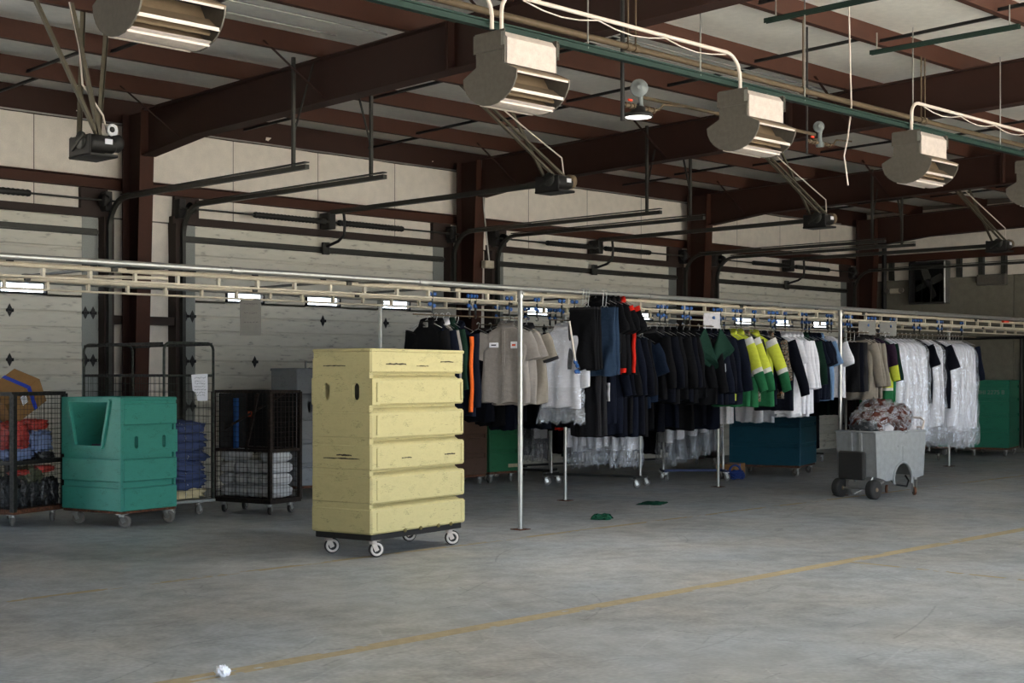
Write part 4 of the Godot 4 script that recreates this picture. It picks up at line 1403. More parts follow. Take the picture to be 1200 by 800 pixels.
func caster(root: Node, x: float, z: float, r: float, top: float, yaw: float, wheel: String, fork := "steel", width := 0.034) -> void:
	var b = Basis(Vector3.UP, yaw)
	var o = Vector3(x, 0, z)
	var back = b * Vector3(r * 0.45, 0, 0)      # the wheel trails behind its swivel
	var hub_y = r + 0.001
	var mb = MB.new()
	mb.bev(o + Vector3(0, top - 0.006, 0), Vector3(0.10, 0.012, 0.085), 0.003)
	mb.lathe([[0.03, top - 0.012], [0.035, top - 0.02], [0.035, top - 0.035], [0.028, top - 0.042]], 12, Transform3D(Basis.IDENTITY, o))
	for s in [-1.0, 1.0]:
		var off: Vector3 = b * Vector3(0, 0, s * (width / 2 + 0.008))
		mb.bar(o + off + Vector3(0, top - 0.035, 0), o + back + off + Vector3(0, hub_y - 0.012, 0), 0.005, 0.04, b * Vector3(1, 0, 0))
	var f = part(mb, "caster", fork, root)
	var xf = Transform3D(b * Basis(Vector3(1, 0, 0), PI / 2), o + back + Vector3(0, hub_y, 0))
	var w = MB.new()
	var hw = width / 2
	w.lathe([[r * 0.62, -hw], [r * 0.9, -hw], [r, -hw * 0.6], [r, hw * 0.6], [r * 0.9, hw], [r * 0.62, hw]], 24, xf)
	part(w, "tyre", "rubber" if wheel == "wheel_white" else wheel, f)
	var h = MB.new()
	h.lathe([[0.004, -hw - 0.006], [r * 0.2, -hw - 0.006], [r * 0.22, -hw * 0.6], [r * 0.5, -hw * 0.6], [r * 0.56, -hw - 0.002], [r * 0.84, -hw - 0.002], [r * 0.84, hw + 0.002], [r * 0.56, hw + 0.002], [r * 0.5, hw * 0.6], [r * 0.22, hw * 0.6], [r * 0.2, hw + 0.006], [r * 0.004, hw + 0.006]], 24, xf)
	part(h, "hub", wheel if wheel == "wheel_white" else "wheel_grey", f)

func slot_plate(mb: MB, c: Vector2, w: float, h: float, sw: float, sh: float, z0: float, z1: float, xf: Transform3D) -> void:
	# a plate (in local x, y) with an upright rounded slot through it
	var n = 32
	var outer = []
	var inner = []
	for i in n:
		var a = TAU * i / n
		var dx = cos(a)
		var dy = sin(a)
		var k = minf(w / 2 / maxf(absf(dx), 1e-4), h / 2 / maxf(absf(dy), 1e-4))
		outer.append(Vector2(dx * k, dy * k) + c)
		var sy = sh / 2 - sw / 2
		inner.append(Vector2(dx * sw / 2, dy * sw / 2 + signf(dy) * sy) + c)
	for i in n:
		var j = (i + 1) % n
		for z in [z0, z1]:
			mb.quad_out(xf * Vector3(outer[i].x, outer[i].y, z), xf * Vector3(outer[j].x, outer[j].y, z), xf * Vector3(inner[j].x, inner[j].y, z), xf * Vector3(inner[i].x, inner[i].y, z), xf * Vector3(outer[i].x, outer[i].y, (z0 + z1) / 2))
		mb.quad_out(xf * Vector3(inner[i].x, inner[i].y, z0), xf * Vector3(inner[j].x, inner[j].y, z0), xf * Vector3(inner[j].x, inner[j].y, z1), xf * Vector3(inner[i].x, inner[i].y, z1), xf * Vector3(inner[i].x * 2 - c.x, inner[i].y * 2 - c.y, (z0 + z1) / 2))
	# corners of the plate beyond the ray pattern
	for sx in [-1.0, 1.0]:
		for sy2 in [-1.0, 1.0]:
			var q = c + Vector2(sx * w / 2, sy2 * h / 2)
			var best = []
			for p in outer:
				if signf(p.x - c.x) == sx and signf(p.y - c.y) == sy2: best.append(p)
			for i in best.size() - 1:
				for z in [z0, z1]:
					mb.tri_out(xf * Vector3(q.x, q.y, z), xf * Vector3(best[i].x, best[i].y, z), xf * Vector3(best[i + 1].x, best[i + 1].y, z), xf * Vector3(q.x, q.y, (z0 + z1) / 2))

func make_yellow_bin() -> void:
	var w = 1.36
	var d = 0.68
	var c = cart("linen_bin", "tall scuffed pale yellow plastic linen bin on a black wheeled base", "", Vector2(7.72, -9.40), 11.0, w, d)
	var tiers = [[1.575, 1.77], [1.30, 1.53], [1.015, 1.25], [0.745, 0.97], [0.46, 0.70], [0.205, 0.425]]
	var tub = MB.new()
	# core inside the tiers; the near upright corner is moulded straight
	tub.slab(-w / 2 + 0.09, w / 2 - 0.075, 0.205, 1.72, -d / 2 + 0.06, d / 2 - 0.07)
	tub.slab(-w / 2 + 0.010, -w / 2 + 0.06, 0.22, 1.31, -d / 2 + 0.012, d / 2 - 0.03)
	tub.slab(-w / 2 + 0.010, -w / 2 + 0.06, 1.52, 1.70, -d / 2 + 0.012, d / 2 - 0.03)
	for i in tiers.size():
		var t: Array = tiers[i]
		var tp = 0.02 * (1.0 - i / 5.0)      # slight draft of the moulding
		var x0 = -w / 2 + tp * 0.4
		var x1 = w / 2 - tp
		var xs = x0 + 0.09 if i == 1 else x0
		tub.bev(Vector3((xs + x1) / 2, (t[0] + t[1]) / 2, 0), Vector3(x1 - xs, t[1] - t[0], d - tp), 0.016)
		# sloping ledge that sheds into the groove above
		if i > 0:
			var e = d / 2 - tp / 2 - 0.014
			tub.prism(PackedVector2Array([Vector2(d / 2 - 0.072, t[1] + 0.03), Vector2(e, t[1] - 0.004), Vector2(d / 2 - 0.072, t[1] - 0.004)]), x0 + 0.02, x1 - 0.07, ZY)
	part(tub, "tub", "yellow_poly", c)
	# rim
	var rim = MB.new()
	for s in [-1.0, 1.0]:
		rim.bev(Vector3(0, 1.772, s * (d / 2 - 0.03)), Vector3(w - 0.02, 0.03, 0.05), 0.008)
		rim.bev(Vector3(s * (w / 2 - 0.03), 1.772, 0), Vector3(0.05, 0.03, d - 0.02), 0.008)
	part(rim, "rim", "yellow_poly", c)
	# hand holes in the end panel
	var hp = MB.new()
	var xf = Transform3D(Basis(Vector3(0, 0, 1), Vector3(0, 1, 0), Vector3(1, 0, 0)), Vector3.ZERO)
	for zc in [-d / 4 + 0.003, d / 4 - 0.003]:
		slot_plate(hp, Vector2(zc, 1.4175), d / 2 - 0.006, 0.23, 0.075, 0.15, -w / 2 + 0.004, -w / 2 + 0.035, xf)
	hp.slab(-w / 2 + 0.02, -w / 2 + 0.12, 1.305, 1.53, d / 2 - 0.04, d / 2 - 0.006)
	part(hp, "end_panel", "yellow_poly", c)
	var bk = MB.new()
	bk.slab(-w / 2 + 0.045, -w / 2 + 0.05, 1.33, 1.50, d / 4 - 0.07, d / 4 + 0.05)
	part(bk, "handle_plate", "track", c)
	# moulded lugs at the ends of the tiers
	for i in range(1, 6):
		var t: Array = tiers[i]
		for xx in [-w / 2 + 0.085, w / 2 - 0.06]:
			var lg = MB.new()
			lg.bev(Vector3(xx, (t[0] + t[1]) / 2, d / 2), Vector3(0.028, (t[1] - t[0]) * 0.72, 0.014), 0.005)
			part(lg, "lug", "yellow_poly", c)
	# rub marks seen on the end and broad faces
	for m in [[0, -0.2, 0.21, 0.845, 0.010], [0, -0.05, 0.12, 0.875, 0.016], [1, -0.26, -0.12, 0.84, 0.008], [1, 0.36, 0.52, 0.845, 0.010], [0, 0.05, 0.14, 0.30, 0.012], [0, -0.22, 0.02, 0.27, 0.008], [0, -0.12, 0.1, 0.60, 0.006], [0, 0.1, 0.2, 0.56, 0.006], [1, -0.48, -0.2, 1.655, 0.012], [1, -0.05, 0.12, 1.64, 0.008], [1, 0.3, 0.5, 1.68, 0.010], [1, -0.15, 0.1, 0.62, 0.005], [0, -0.2, 0.05, 1.64, 0.008]]:
		var sm = MB.new()
		var pl = PackedVector2Array()
		var n = 10
		for i in n + 1: pl.append(Vector2(lerpf(m[1], m[2], float(i) / n), m[3] + m[4] * (0.4 + 0.6 * sin(PI * i / n)) * rng.randf_range(0.3, 1.0)))
		for i in range(n, -1, -1): pl.append(Vector2(lerpf(m[1], m[2], float(i) / n), m[3] - m[4] * rng.randf_range(0.2, 0.7)))
		if m[0] == 0: sm.prism(pl, -w / 2 + 0.0022, -w / 2 + 0.004, ZY)
		else: sm.prism(pl, d / 2 - 0.004, d / 2 - 0.0022)
		part(sm, "rub_mark", "scuff_black", c)
	var base = MB.new()
	base.bev(Vector3(0, 0.178, 0), Vector3(w - 0.06, 0.052, d - 0.05), 0.006)
	part(base, "base_frame", "black_metal", c)
	for xx in [-0.22, 0.0, 0.26, 0.45]:
		var b = MB.new()
		b.lathe([[0.018, 0.0], [0.018, 0.012], [0.008, 0.02], [0.002, 0.022]], 10, Transform3D(Basis(Vector3(1, 0, 0), PI / 2), Vector3(xx, 0.21, d / 2 - 0.005)))
		part(b, "bolt", "yellow_dark", c)
	for q in [[-w / 2 + 0.13, d / 2 - 0.09, -0.35], [-w / 2 + 0.13, -d / 2 + 0.09, -0.5], [w / 2 - 0.14, d / 2 - 0.09, -0.55], [w / 2 - 0.14, -d / 2 + 0.09, -0.4]]:
		caster(c, q[0], q[1], 0.068, 0.155, q[2] - 0.2, "wheel_white", "aluminium")

func ribbed_bin(called: String, label: String, group: String, corner: Vector2, turn_deg: float, w: float, d: float, y0: float, y1: float, grooves: Array, m: String, wheel_r := 0.06, slots := []) -> Node3D:
	# moulded bin with recessed bands; grooves are the heights of the bands' middles
	var c = cart(called, label, group, corner, turn_deg, w, d)
	var tub = MB.new()
	var back = 0.09 if slots.size() > 0 else 0.022
	tub.slab(-w / 2 + 0.022, w / 2 - 0.022, y0 + 0.004, y1 - 0.03, -d / 2 + 0.022, d / 2 - back)
	var cuts = [y0]
	for g in grooves:
		cuts.append(g - 0.026); cuts.append(g + 0.026)
	cuts.append(y1)
	for i in range(0, cuts.size(), 2):
		if slots.size() > 0 and i / 2 == slots[0]:      # this band is a plate with hand slots through it
			tub.slab(-w / 2, w / 2, cuts[i], cuts[i + 1], -d / 2, d / 2 - back)
			var pw = w / (slots.size() - 1)
			for k in range(1, slots.size()):
				slot_plate(tub, Vector2(-w / 2 + pw * (k - 0.5), (cuts[i] + cuts[i + 1]) / 2), pw, cuts[i + 1] - cuts[i], 0.055, 0.14, d / 2 - 0.03, d / 2, Transform3D.IDENTITY)
			for sx in [-1.0, 1.0]: tub.slab(sx * (w / 2 - 0.01) - 0.01, sx * (w / 2 - 0.01) + 0.01, cuts[i], cuts[i + 1], d / 2 - back, d / 2 - 0.03)
			continue
		tub.bev(Vector3(0, (cuts[i] + cuts[i + 1]) / 2, 0), Vector3(w, cuts[i + 1] - cuts[i], d), 0.010)
	for sx in [-1.0, 1.0]:
		for sz in [-1.0, 1.0]:
			tub.bev(Vector3(sx * (w / 2 - 0.024), (y0 + y1) / 2, sz * (d / 2 - 0.024)), Vector3(0.046, y1 - y0 - 0.01, 0.046), 0.010)
	part(tub, "tub", m, c)
	var rim = MB.new()
	for s in [-1.0, 1.0]:
		rim.bev(Vector3(0, y1, s * (d / 2 - 0.02)), Vector3(w + 0.02, 0.035, 0.05), 0.008)
		rim.bev(Vector3(s * (w / 2 - 0.02), y1, 0), Vector3(0.05, 0.035, d + 0.02), 0.008)
	part(rim, "rim", m, c)
	var b = MB.new()
	b.bev(Vector3(0, y0 - 0.018, 0), Vector3(w - 0.03, 0.034, d - 0.03), 0.005)
	part(b, "base_frame", "rusty", c)
	for sx in [-1.0, 1.0]:
		for sz in [-1.0, 1.0]:
			caster(c, sx * (w / 2 - 0.09), sz * (d / 2 - 0.08), wheel_r, y0 - 0.034, rng.randf_range(0.3, 1.3), "wheel_grey")
	return c

func make_teal_cart() -> void:
	var w = 0.78
	var d = 0.90
	var y0 = 0.172
	var y1 = 1.335
	var c = cart("linen_bin", "teal plastic linen cart with a cut-out loading mouth and two hand slots", "", Vector2(7.49, -13.11), 12.0, w, d)
	# broad face: raised fields with recessed bands and two slots
	var f = MB.new()
	var id = Transform3D.IDENTITY
	f.slab(-w / 2 + 0.03, w / 2 - 0.005, y0, 0.76, d / 2 - 0.075, d / 2 - 0.055)
	f.slab(-w / 2 + 0.03, w / 2 - 0.005, 0.98, y1, d / 2 - 0.075, d / 2 - 0.055)
	for s in [[y0, 0.405], [0.47, 0.70], [1.05, 1.27], [1.30, y1]]:
		f.bev(Vector3(0.015, (s[0] + s[1]) / 2, d / 2 - 0.037), Vector3(w - 0.04, s[1] - s[0], 0.074), 0.010)
	f.slab(-w / 2 + 0.04, w / 2 - 0.004, 1.262, 1.31, d / 2 - 0.05, d / 2 - 0.022)
	for k in 2:
		var xc = -w / 4 + 0.0075 + k * (w - 0.015) / 2
		slot_plate(f, Vector2(xc + (0.005 if k == 0 else 0.0), 0.8725), (w - 0.015) / 2, 0.235, 0.05, 0.13, d / 2 - 0.05, d / 2, id)
	f.bev(Vector3(-w / 2 + 0.02, (y0 + y1) / 2, d / 2 - 0.022), Vector3(0.04, y1 - y0, 0.044), 0.008)
	part(f, "front_panel", "teal_poly", c)
	# loading face (towards -x): panel with a tapering mouth
	var l = MB.new()
	var zt0 = -d / 2 + 0.11
	var zt1 = d / 2 - 0.16
	var zb0 = -d / 2 + 0.22
	var zb1 = d / 2 - 0.27
	var yt = 1.30
	var yb = 0.82
	var xa = -w / 2
	var xb = -w / 2 + 0.03
	var lx = func(z: float, y: float, x: float) -> Vector3: return Vector3(x, y, z)
	var mouth = [[zb0, yb], [zb1, yb], [zt1, yt], [zt0, yt]]
	var outer = [[-d / 2, 0.74], [d / 2 - 0.03, 0.74], [d / 2 - 0.03, y1], [-d / 2, y1]]
	for i in 4:
		var j = (i + 1) % 4
		l.hexa([lx.call(outer[i][0], outer[i][1], xa), lx.call(outer[j][0], outer[j][1], xa), lx.call(mouth[j][0], mouth[j][1], xa), lx.call(mouth[i][0], mouth[i][1], xa), lx.call(outer[i][0], outer[i][1], xb), lx.call(outer[j][0], outer[j][1], xb), lx.call(mouth[j][0], mouth[j][1], xb), lx.call(mouth[i][0], mouth[i][1], xb)])
	l.bev(Vector3(-w / 2 + 0.02, 0.29, -0.015), Vector3(0.04, 0.235, d - 0.03), 0.008)
	l.bev(Vector3(-w / 2 + 0.02, 0.585, -0.015), Vector3(0.04, 0.235, d - 0.03), 0.008)
	l.slab(-w / 2 + 0.022, -w / 2 + 0.05, y0, 0.76, -d / 2 + 0.01, d / 2 - 0.02)
	part(l, "loading_panel", "teal_poly", c)
	var lip = MB.new()
	var pts = []
	for i in 4:
		pts.append(Vector3(-w / 2 - 0.004, mouth[i][1], mouth[i][0]))
	for i in 4: lip.bar(pts[i], pts[(i + 1) % 4], 0.03, 0.034, Vector3(1, 0, 0))
	part(lip, "mouth_lip", "teal_poly", c)
	var bb = MB.new()
	bb.slab(w / 2 - 0.03, w / 2, y0, y1, -d / 2, d / 2 - 0.03)
	bb.slab(-w / 2 + 0.03, w / 2 - 0.02, y0, y1, -d / 2, -d / 2 + 0.03)
	bb.slab(-w / 2 + 0.03, w / 2 - 0.03, y0, y0 + 0.03, -d / 2 + 0.03, d / 2 - 0.05)
	part(bb, "tub", "teal_poly", c)
	var b = MB.new()
	b.bev(Vector3(0, y0 - 0.014, 0), Vector3(w - 0.02, 0.026, d - 0.02), 0.004)
	part(b, "base_frame", "rusty", c)
	for q in [[-w / 2 + 0.08, d / 2 - 0.07, -1.4], [-w / 2 + 0.09, -d / 2 + 0.12, -1.5], [w / 2 - 0.1, d / 2 - 0.07, -1.4], [w / 2 - 0.12, -d / 2 + 0.14, 0.1]]:
		caster(c, q[0], q[1], 0.065, y0 - 0.026, q[2] + 0.3, "wheel_grey", "steel", 0.04)
	# laundry inside
	var r = Basis(Vector3.UP, deg_to_rad(12.0))
	for k in 2:
		var o = inst(blob(Vector3(0.24, 0.30, 0.26), 60 + k, 0.14), numbered("laundry_heap"), "lilac" if k == 0 else "charcoal", self)
		o.position = c.position + r * Vector3(-0.10 + 0.2 * k, 0.55 - 0.02 * k, -0.08 + 0.12 * k)
		o.rotation.y = 0.5
		tag(o, ["faded mauve laundry heap lying inside the teal cart", "dark grey laundry heap behind the mauve one in the teal cart"][k], "laundry")


func blob(h: Vector3, sd: int, bump: float, e := 0.75, n := 20) -> ArrayMesh:
	# soft lump: superellipsoid with folds
	var nz = FastNoiseLite.new()
	nz.seed = sd
	nz.frequency = 1.4
	nz.fractal_octaves = 3
	var mb = MB.new()
	var rings = []
	for i in n + 1:
		var p = lerpf(-PI / 2 + 0.02, PI / 2 - 0.02, float(i) / n)
		var ring = PackedVector3Array()
		for j in n * 2:
			var t = PI * j / n
			var cp = pow(cos(p), e)
			var v = Vector3(cp * signf(cos(t)) * pow(absf(cos(t)), e), signf(sin(p)) * pow(absf(sin(p)), e), cp * signf(sin(t)) * pow(absf(sin(t)), e))
			var k = 1.0 + bump * nz.get_noise_3d(v.x * 1.6, v.y * 1.6, v.z * 1.6) + bump * 0.4 * nz.get_noise_3d(v.x * 6.0 + 9.0, v.y * 6.0, v.z * 6.0)
			ring.append(v * h * k)
		rings.append(ring)
	mb.loft(rings, true, true)
	return mb.commit()

# ------------------------------------------------------------------ wire cages and what they hold
func cage_frame(c: Node3D, w: float, d: float, y0: float, y1: float, m: String, mids: Array, step: float, base := "rusty", r := 0.014) -> void:
	var fr = MB.new()
	for sx in [-1.0, 1.0]:
		for sz in [-1.0, 1.0]:
			fr.slab(sx * w / 2 - r * 1.3, sx * w / 2 + r * 1.3, y0, y1, sz * d / 2 - r * 1.3, sz * d / 2 + r * 1.3)
	for y in mids + [y1]:
		for s in [-1.0, 1.0]:
			fr.slab(-w / 2, w / 2, y - r, y + r, s * d / 2 - r, s * d / 2 + r)
			fr.slab(s * w / 2 - r, s * w / 2 + r, y - r, y + r, -d / 2, d / 2)
	part(fr, "frame", m, c)
	var wm = MB.new()
	for s in [-1.0, 1.0]:
		wm.wires(Vector3(-w / 2, y0 + 0.03, s * d / 2), Vector3(1, 0, 0), Vector3(0, 1, 0), w, y1 - y0 - 0.03, step, 0.0024)
		wm.wires(Vector3(s * w / 2, y0 + 0.03, -d / 2), Vector3(0, 0, 1), Vector3(0, 1, 0), d, y1 - y0 - 0.03, step, 0.0024)
	part(wm, "wire_mesh", m, c)
	var b = MB.new()
	b.bev(Vector3(0, y0 - 0.0, 0), Vector3(w + 0.03, 0.05, d + 0.03), 0.005)
	part(b, "base_frame", base, c)

func in_cart(c: Node3D, o: Node3D, at: Vector3, rot := Vector3.ZERO) -> void:
	o.transform = Transform3D(c.basis * Basis.from_euler(rot), c.position + c.basis * at)

func lump(called: String, label: String, category: String, group: String, mesh: Mesh, m: String) -> MeshInstance3D:
	var o = inst(mesh, numbered(called), m, self)
	tag(o, label, category, group)
	return o

func make_cages() -> void:
	# cage truck with wrapped packs and the cardboard box
	var w = 0.80
	var d = 0.75
	var c = cart("cage_truck", "low dark wire cage truck holding plastic-wrapped red, blue and black packs", "", Vector2(6.75, -13.95), 24.0, w, d)
	cage_frame(c, w, d, 0.16, 1.37, "cage_steel", [0.66], 0.052, "rusty", 0.02)
	for sx in [-1.0, 1.0]:
		for sz in [-1.0, 1.0]:
			caster(c, sx * (w / 2 - 0.09), sz * (d / 2 - 0.09), 0.055, 0.135, rng.randf_range(0.2, 1.2), "wheel_grey")
	var sh = MB.new()
	sh.slab(-w / 2 + 0.01, w / 2 - 0.01, 0.64, 0.66, -d / 2 + 0.01, d / 2 - 0.01)
	part(sh, "shelf", "cage_steel", c)
	var packs = [["red_pack", Vector3(-0.16, 0.93, 0.17), Vector3(0.17, 0.16, 0.14), "red"], ["red_pack", Vector3(-0.17, 0.92, -0.16), Vector3(0.18, 0.17, 0.16), "red"], ["red_pack", Vector3(0.14, 1.04, 0.16), Vector3(0.16, 0.06, 0.14), "red"],
		["blue_pack", Vector3(0.18, 0.86, 0.19), Vector3(0.17, 0.12, 0.14), "pale blue"], ["blue_pack", Vector3(-0.15, 0.74, 0.19), Vector3(0.2, 0.07, 0.14), "pale blue"], ["blue_pack", Vector3(-0.18, 0.74, -0.14), Vector3(0.18, 0.07, 0.16), "pale blue"], ["blue_pack", Vector3(0.2, 0.9, -0.14), Vector3(0.16, 0.22, 0.18), "pale blue"],
		["black_pack", Vector3(0.24, 0.71, 0.22), Vector3(0.12, 0.045, 0.1), "black"], ["olive_pack", Vector3(0.02, 0.50, 0.2), Vector3(0.14, 0.11, 0.14), "olive"],
		["red_pack", Vector3(0.2, 0.57, 0.24), Vector3(0.16, 0.04, 0.09), "red"], ["red_pack", Vector3(-0.17, 0.55, 0.25), Vector3(0.12, 0.03, 0.08), "red"]]
	for x in 5:
		packs.append(["black_pack", Vector3(-0.31 + 0.155 * x, 0.33, 0.25), Vector3(0.072, 0.155, 0.10), "black"])
		if x < 4: packs.append(["black_pack", Vector3(-0.30, 0.36, 0.1 - 0.14 * x), Vector3(0.075, 0.17, 0.066), "black"])
	for i in packs.size():
		var p: Array = packs[i]
		var o = lump("wrapped_pack", "shiny plastic-wrapped %s garment pack in the low cage truck" % p[3], "pack", "packs in the low cage truck", blob(p[2] * 0.9, 200 + i, 0.34, 0.6, 20), p[0])
		in_cart(c, o, p[1])
	# cardboard box tipped into the cage
	var bx = thing("cardboard_box", "brown cardboard box with blue tape tipped onto the low cage truck", "box", Vector3.ZERO)
	in_cart(c, bx, Vector3(-0.02, 1.33, 0.06), Vector3(0.30, -0.1, 0.62))
	var hs = Vector3(0.24, 0.15, 0.19)
	var cb = MB.new()
	cb.bev(Vector3.ZERO, hs * 2, 0.004)
	part(cb, "carton", "cardboard", bx)
	var tp = MB.new()
	tp.slab(0.06, 0.105, -hs.y - 0.001, hs.y + 0.001, -hs.z - 0.001, hs.z + 0.001)
	part(tp, "tape", "blue_tape", bx)
	var lb = MB.new()
	lb.slab(-0.05, 0.02, 0.0, 0.11, hs.z, hs.z + 0.002)
	var lbp = part(lb, "shipping_label", "paper", bx)
	var li = MB.new()
	for i in 5: li.slab(-0.042, 0.012, 0.015 + 0.018 * i, 0.019 + 0.018 * i, hs.z + 0.002, hs.z + 0.003)
	part(li, "print", "ink", lbp)

	# tall hoop cage with blue bundles
	var w2 = 0.66
	var d2 = 1.56
	var t = cart("hoop_cage", "tall hooped wire roll cage stacked with blue folded bundles", "", Vector2(8.36, -13.72), 4.0, w2, d2)
	for k in 2:
		var z = d2 / 2 if k == 0 else -d2 / 2
		var hp = MB.new()
		var pts = [Vector3(-w2 / 2, 0.16, z), Vector3(-w2 / 2, 1.84, z)]
		pts.append_array(arc(Vector3(-w2 / 2 + 0.08, 1.84, z), Vector3(-1, 0, 0), Vector3(0, 1, 0), 0.08, 10, 90, 5))
		pts.append_array(arc(Vector3(w2 / 2 - 0.08, 1.84, z), Vector3(0, 1, 0), Vector3(1, 0, 0), 0.08, 0, 80, 5))
		pts.append(Vector3(w2 / 2, 1.84, z)); pts.append(Vector3(w2 / 2, 0.16, z))
		hp.tube(pts, 0.015, 8)
		hp.tube([Vector3(-w2 / 2, 1.56, z), Vector3(w2 / 2, 1.56, z)], 0.013, 8)
		part(hp, "hoop", "cage_green", t)
		var wm = MB.new()
		wm.wires(Vector3(-w2 / 2, 0.2, z), Vector3(1, 0, 0), Vector3(0, 1, 0), w2, 1.36, 0.09, 0.0024)
		part(wm, "wire_mesh", "cage_green", t)
	for s in [-1.0, 1.0]:
		var sd = MB.new()
		sd.bar(Vector3(s * w2 / 2, 1.91, -d2 / 2 + 0.3), Vector3(s * w2 / 2, 1.91, d2 / 2 - 0.04), 0.035, 0.03)
		sd.bar(Vector3(s * w2 / 2, 1.56, -d2 / 2), Vector3(s * w2 / 2, 1.56, d2 / 2), 0.03, 0.03)
		sd.bar(Vector3(s * w2 / 2, 1.90, -d2 / 2 + 0.02), Vector3(s * w2 / 2, 1.90, -d2 / 2 + 0.34), 0.028, 0.024)
		part(sd, "side_bar", "cage_steel", t)
		var wm = MB.new()
		wm.wires(Vector3(s * w2 / 2, 0.2, -d2 / 2), Vector3(0, 0, 1), Vector3(0, 1, 0), d2, 1.36, 0.09, 0.0024)
		part(wm, "wire_mesh", "cage_green", t)
	var bs = MB.new()
	bs.bev(Vector3(0, 0.165, 0), Vector3(w2 + 0.04, 0.035, d2 + 0.04), 0.006)
	part(bs, "base_frame", "galvanised", t)
	for sx in [-1.0, 1.0]:
		for sz in [-1.0, 1.0]:
			caster(t, sx * (w2 / 2 - 0.14), sz * (d2 / 2 - 0.1), 0.055, 0.148, rng.randf_range(-0.4, 0.4), "wheel_grey")
	for col in 3:
		var rows = 8 if col == 0 else 7
		for i in rows:
			var low = i < 1
			var hh = 0.052
			var o = lump("folded_bundle", "cream folded bundle at the foot of the tall cage's stack" if low else "string-tied blue folded bundle stacked in the tall hoop cage", "bundle", "cream bundles in the tall cage" if low else "blue bundles in the tall cage", blob(Vector3(0.305, hh * 1.2, 0.22), 300 + i * 3 + col, 0.34, 0.5, 20), "cream" if low else "bundle_blue")
			in_cart(t, o, Vector3(rng.randf_range(-0.02, 0.02), 0.25 + hh * 2.0 * i, 0.52 - 0.46 * col), Vector3(rng.randf_range(-0.06, 0.06), rng.randf_range(-0.12, 0.12), rng.randf_range(-0.08, 0.08)))
			var st = MB.new()
			var ring = arc(Vector3.ZERO, Vector3(0, 0, 0.222), Vector3(0, hh * 1.3, 0), 1.0, 0, 360, 16)
			st.tube(ring, 0.003, 4, false)
			part(st, "string", "linen", o)

	# dark square cage with white rolls
	var w3 = 0.50
	var d3 = 0.85
	var q = cart("cage_truck", "low brown wire cage truck holding white rolled bundles", "", Vector2(9.36, -13.16), 13.0, w3, d3)
	cage_frame(q, w3, d3, 0.155, 1.38, "cage_brown", [0.72], 0.055, "cage_brown", 0.016)
	var bars = MB.new()
	for i in 9: bars.thin(Vector3(-w3 / 2 + w3 * i / 8.0, 0.74, d3 / 2), Vector3(-w3 / 2 + w3 * i / 8.0, 1.37, d3 / 2), 0.005)
	bars.bar(Vector3(-w3 / 2 + 0.02, 0.72, 0.05), Vector3(-w3 / 2 + 0.05, 1.36, 0.2), 0.03, 0.03)
	bars.bar(Vector3(-w3 / 2 + 0.1, 0.95, -0.35), Vector3(w3 / 2 - 0.05, 1.36, 0.25), 0.025, 0.025)
	part(bars, "side_bar", "cage_brown", q)
	var bl = MB.new()
	bl.slab(-0.03, 0.03, 0.6, 1.30, -0.33, -0.30)
	part(bl, "blue_strap", "blue_plastic", q)
	var og = MB.new()
	og.bev(Vector3(0.0, 1.12, -0.1), Vector3(0.01, 0.06, 0.06), 0.002)
	part(og, "orange_tag", "orange_patch", q)
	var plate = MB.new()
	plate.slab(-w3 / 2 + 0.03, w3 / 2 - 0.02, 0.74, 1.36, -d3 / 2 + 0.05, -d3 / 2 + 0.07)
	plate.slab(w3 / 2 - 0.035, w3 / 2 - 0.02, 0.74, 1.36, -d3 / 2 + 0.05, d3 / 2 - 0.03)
	part(plate, "added_shade_sheet", "insect_dark", q)  # dark sheets added so the upper cage interior looks shaded
	for sx in [-1.0, 1.0]:
		for sz in [-1.0, 1.0]:
			caster(q, sx * (w3 / 2 - 0.08), sz * (d3 / 2 - 0.08), 0.055, 0.13, rng.randf_range(0.0, 0.6), "rubber")
	for col in 4:
		for i in 4:
			if i == 3 and (col == 2): continue
			if i == 3 and col == 1: continue
			var o = lump("white_bundle", "white rolled linen bundle stacked in the low brown cage", "bundle", "white rolls in the low brown cage", blob(Vector3(0.215, 0.072, 0.10), 400 + i * 4 + col, 0.14, 0.7, 14), "linen")
			in_cart(q, o, Vector3(rng.randf_range(-0.01, 0.01), 0.255 + 0.132 * i, 0.30 - 0.2 * col), Vector3(0, rng.randf_range(-0.06, 0.06), 0))

	# rusty tube cage that just enters the picture
	var e = cart("rusty_cage", "rust-flecked tube cage truck standing off by itself", "", Vector2(3.91, -8.92), 48.0, 0.86, 0.7)
	var fr = MB.new()
	for sx in [-1.0, 1.0]:
		var pts = [Vector3(sx * 0.43, 0.08, 0.35), Vector3(sx * 0.43, 1.44, 0.35)]
		pts.append_array(arc(Vector3(sx * 0.43, 1.44, 0.25), Vector3(0, 0, 1), Vector3(0, 1, 0), 0.10, 15, 90, 5))
		pts.append_array(arc(Vector3(sx * 0.43, 1.44, -0.25), Vector3(0, 1, 0), Vector3(0, 0, -1), 0.10, 0, 90, 5))
		pts.append(Vector3(sx * 0.43, 0.08, -0.35))
		fr.tube(pts, 0.016, 10)
	for y in [0.12, 0.62, 1.1]:
		for s in [-1.0, 1.0]: fr.tube([Vector3(-0.43, y, s * 0.35), Vector3(0.43, y, s * 0.35)], 0.012, 8)
		for s in [-1.0, 1.0]: fr.tube([Vector3(s * 0.43, y, -0.35), Vector3(s * 0.43, y, 0.35)], 0.012, 8)
	part(fr, "frame", "rust_tube", e)
	var wm2 = MB.new()
	for s in [-1.0, 1.0]: wm2.wires(Vector3(-0.43, 0.14, s * 0.35), Vector3(1, 0, 0), Vector3(0, 1, 0), 0.86, 1.3, 0.06, 0.0025)
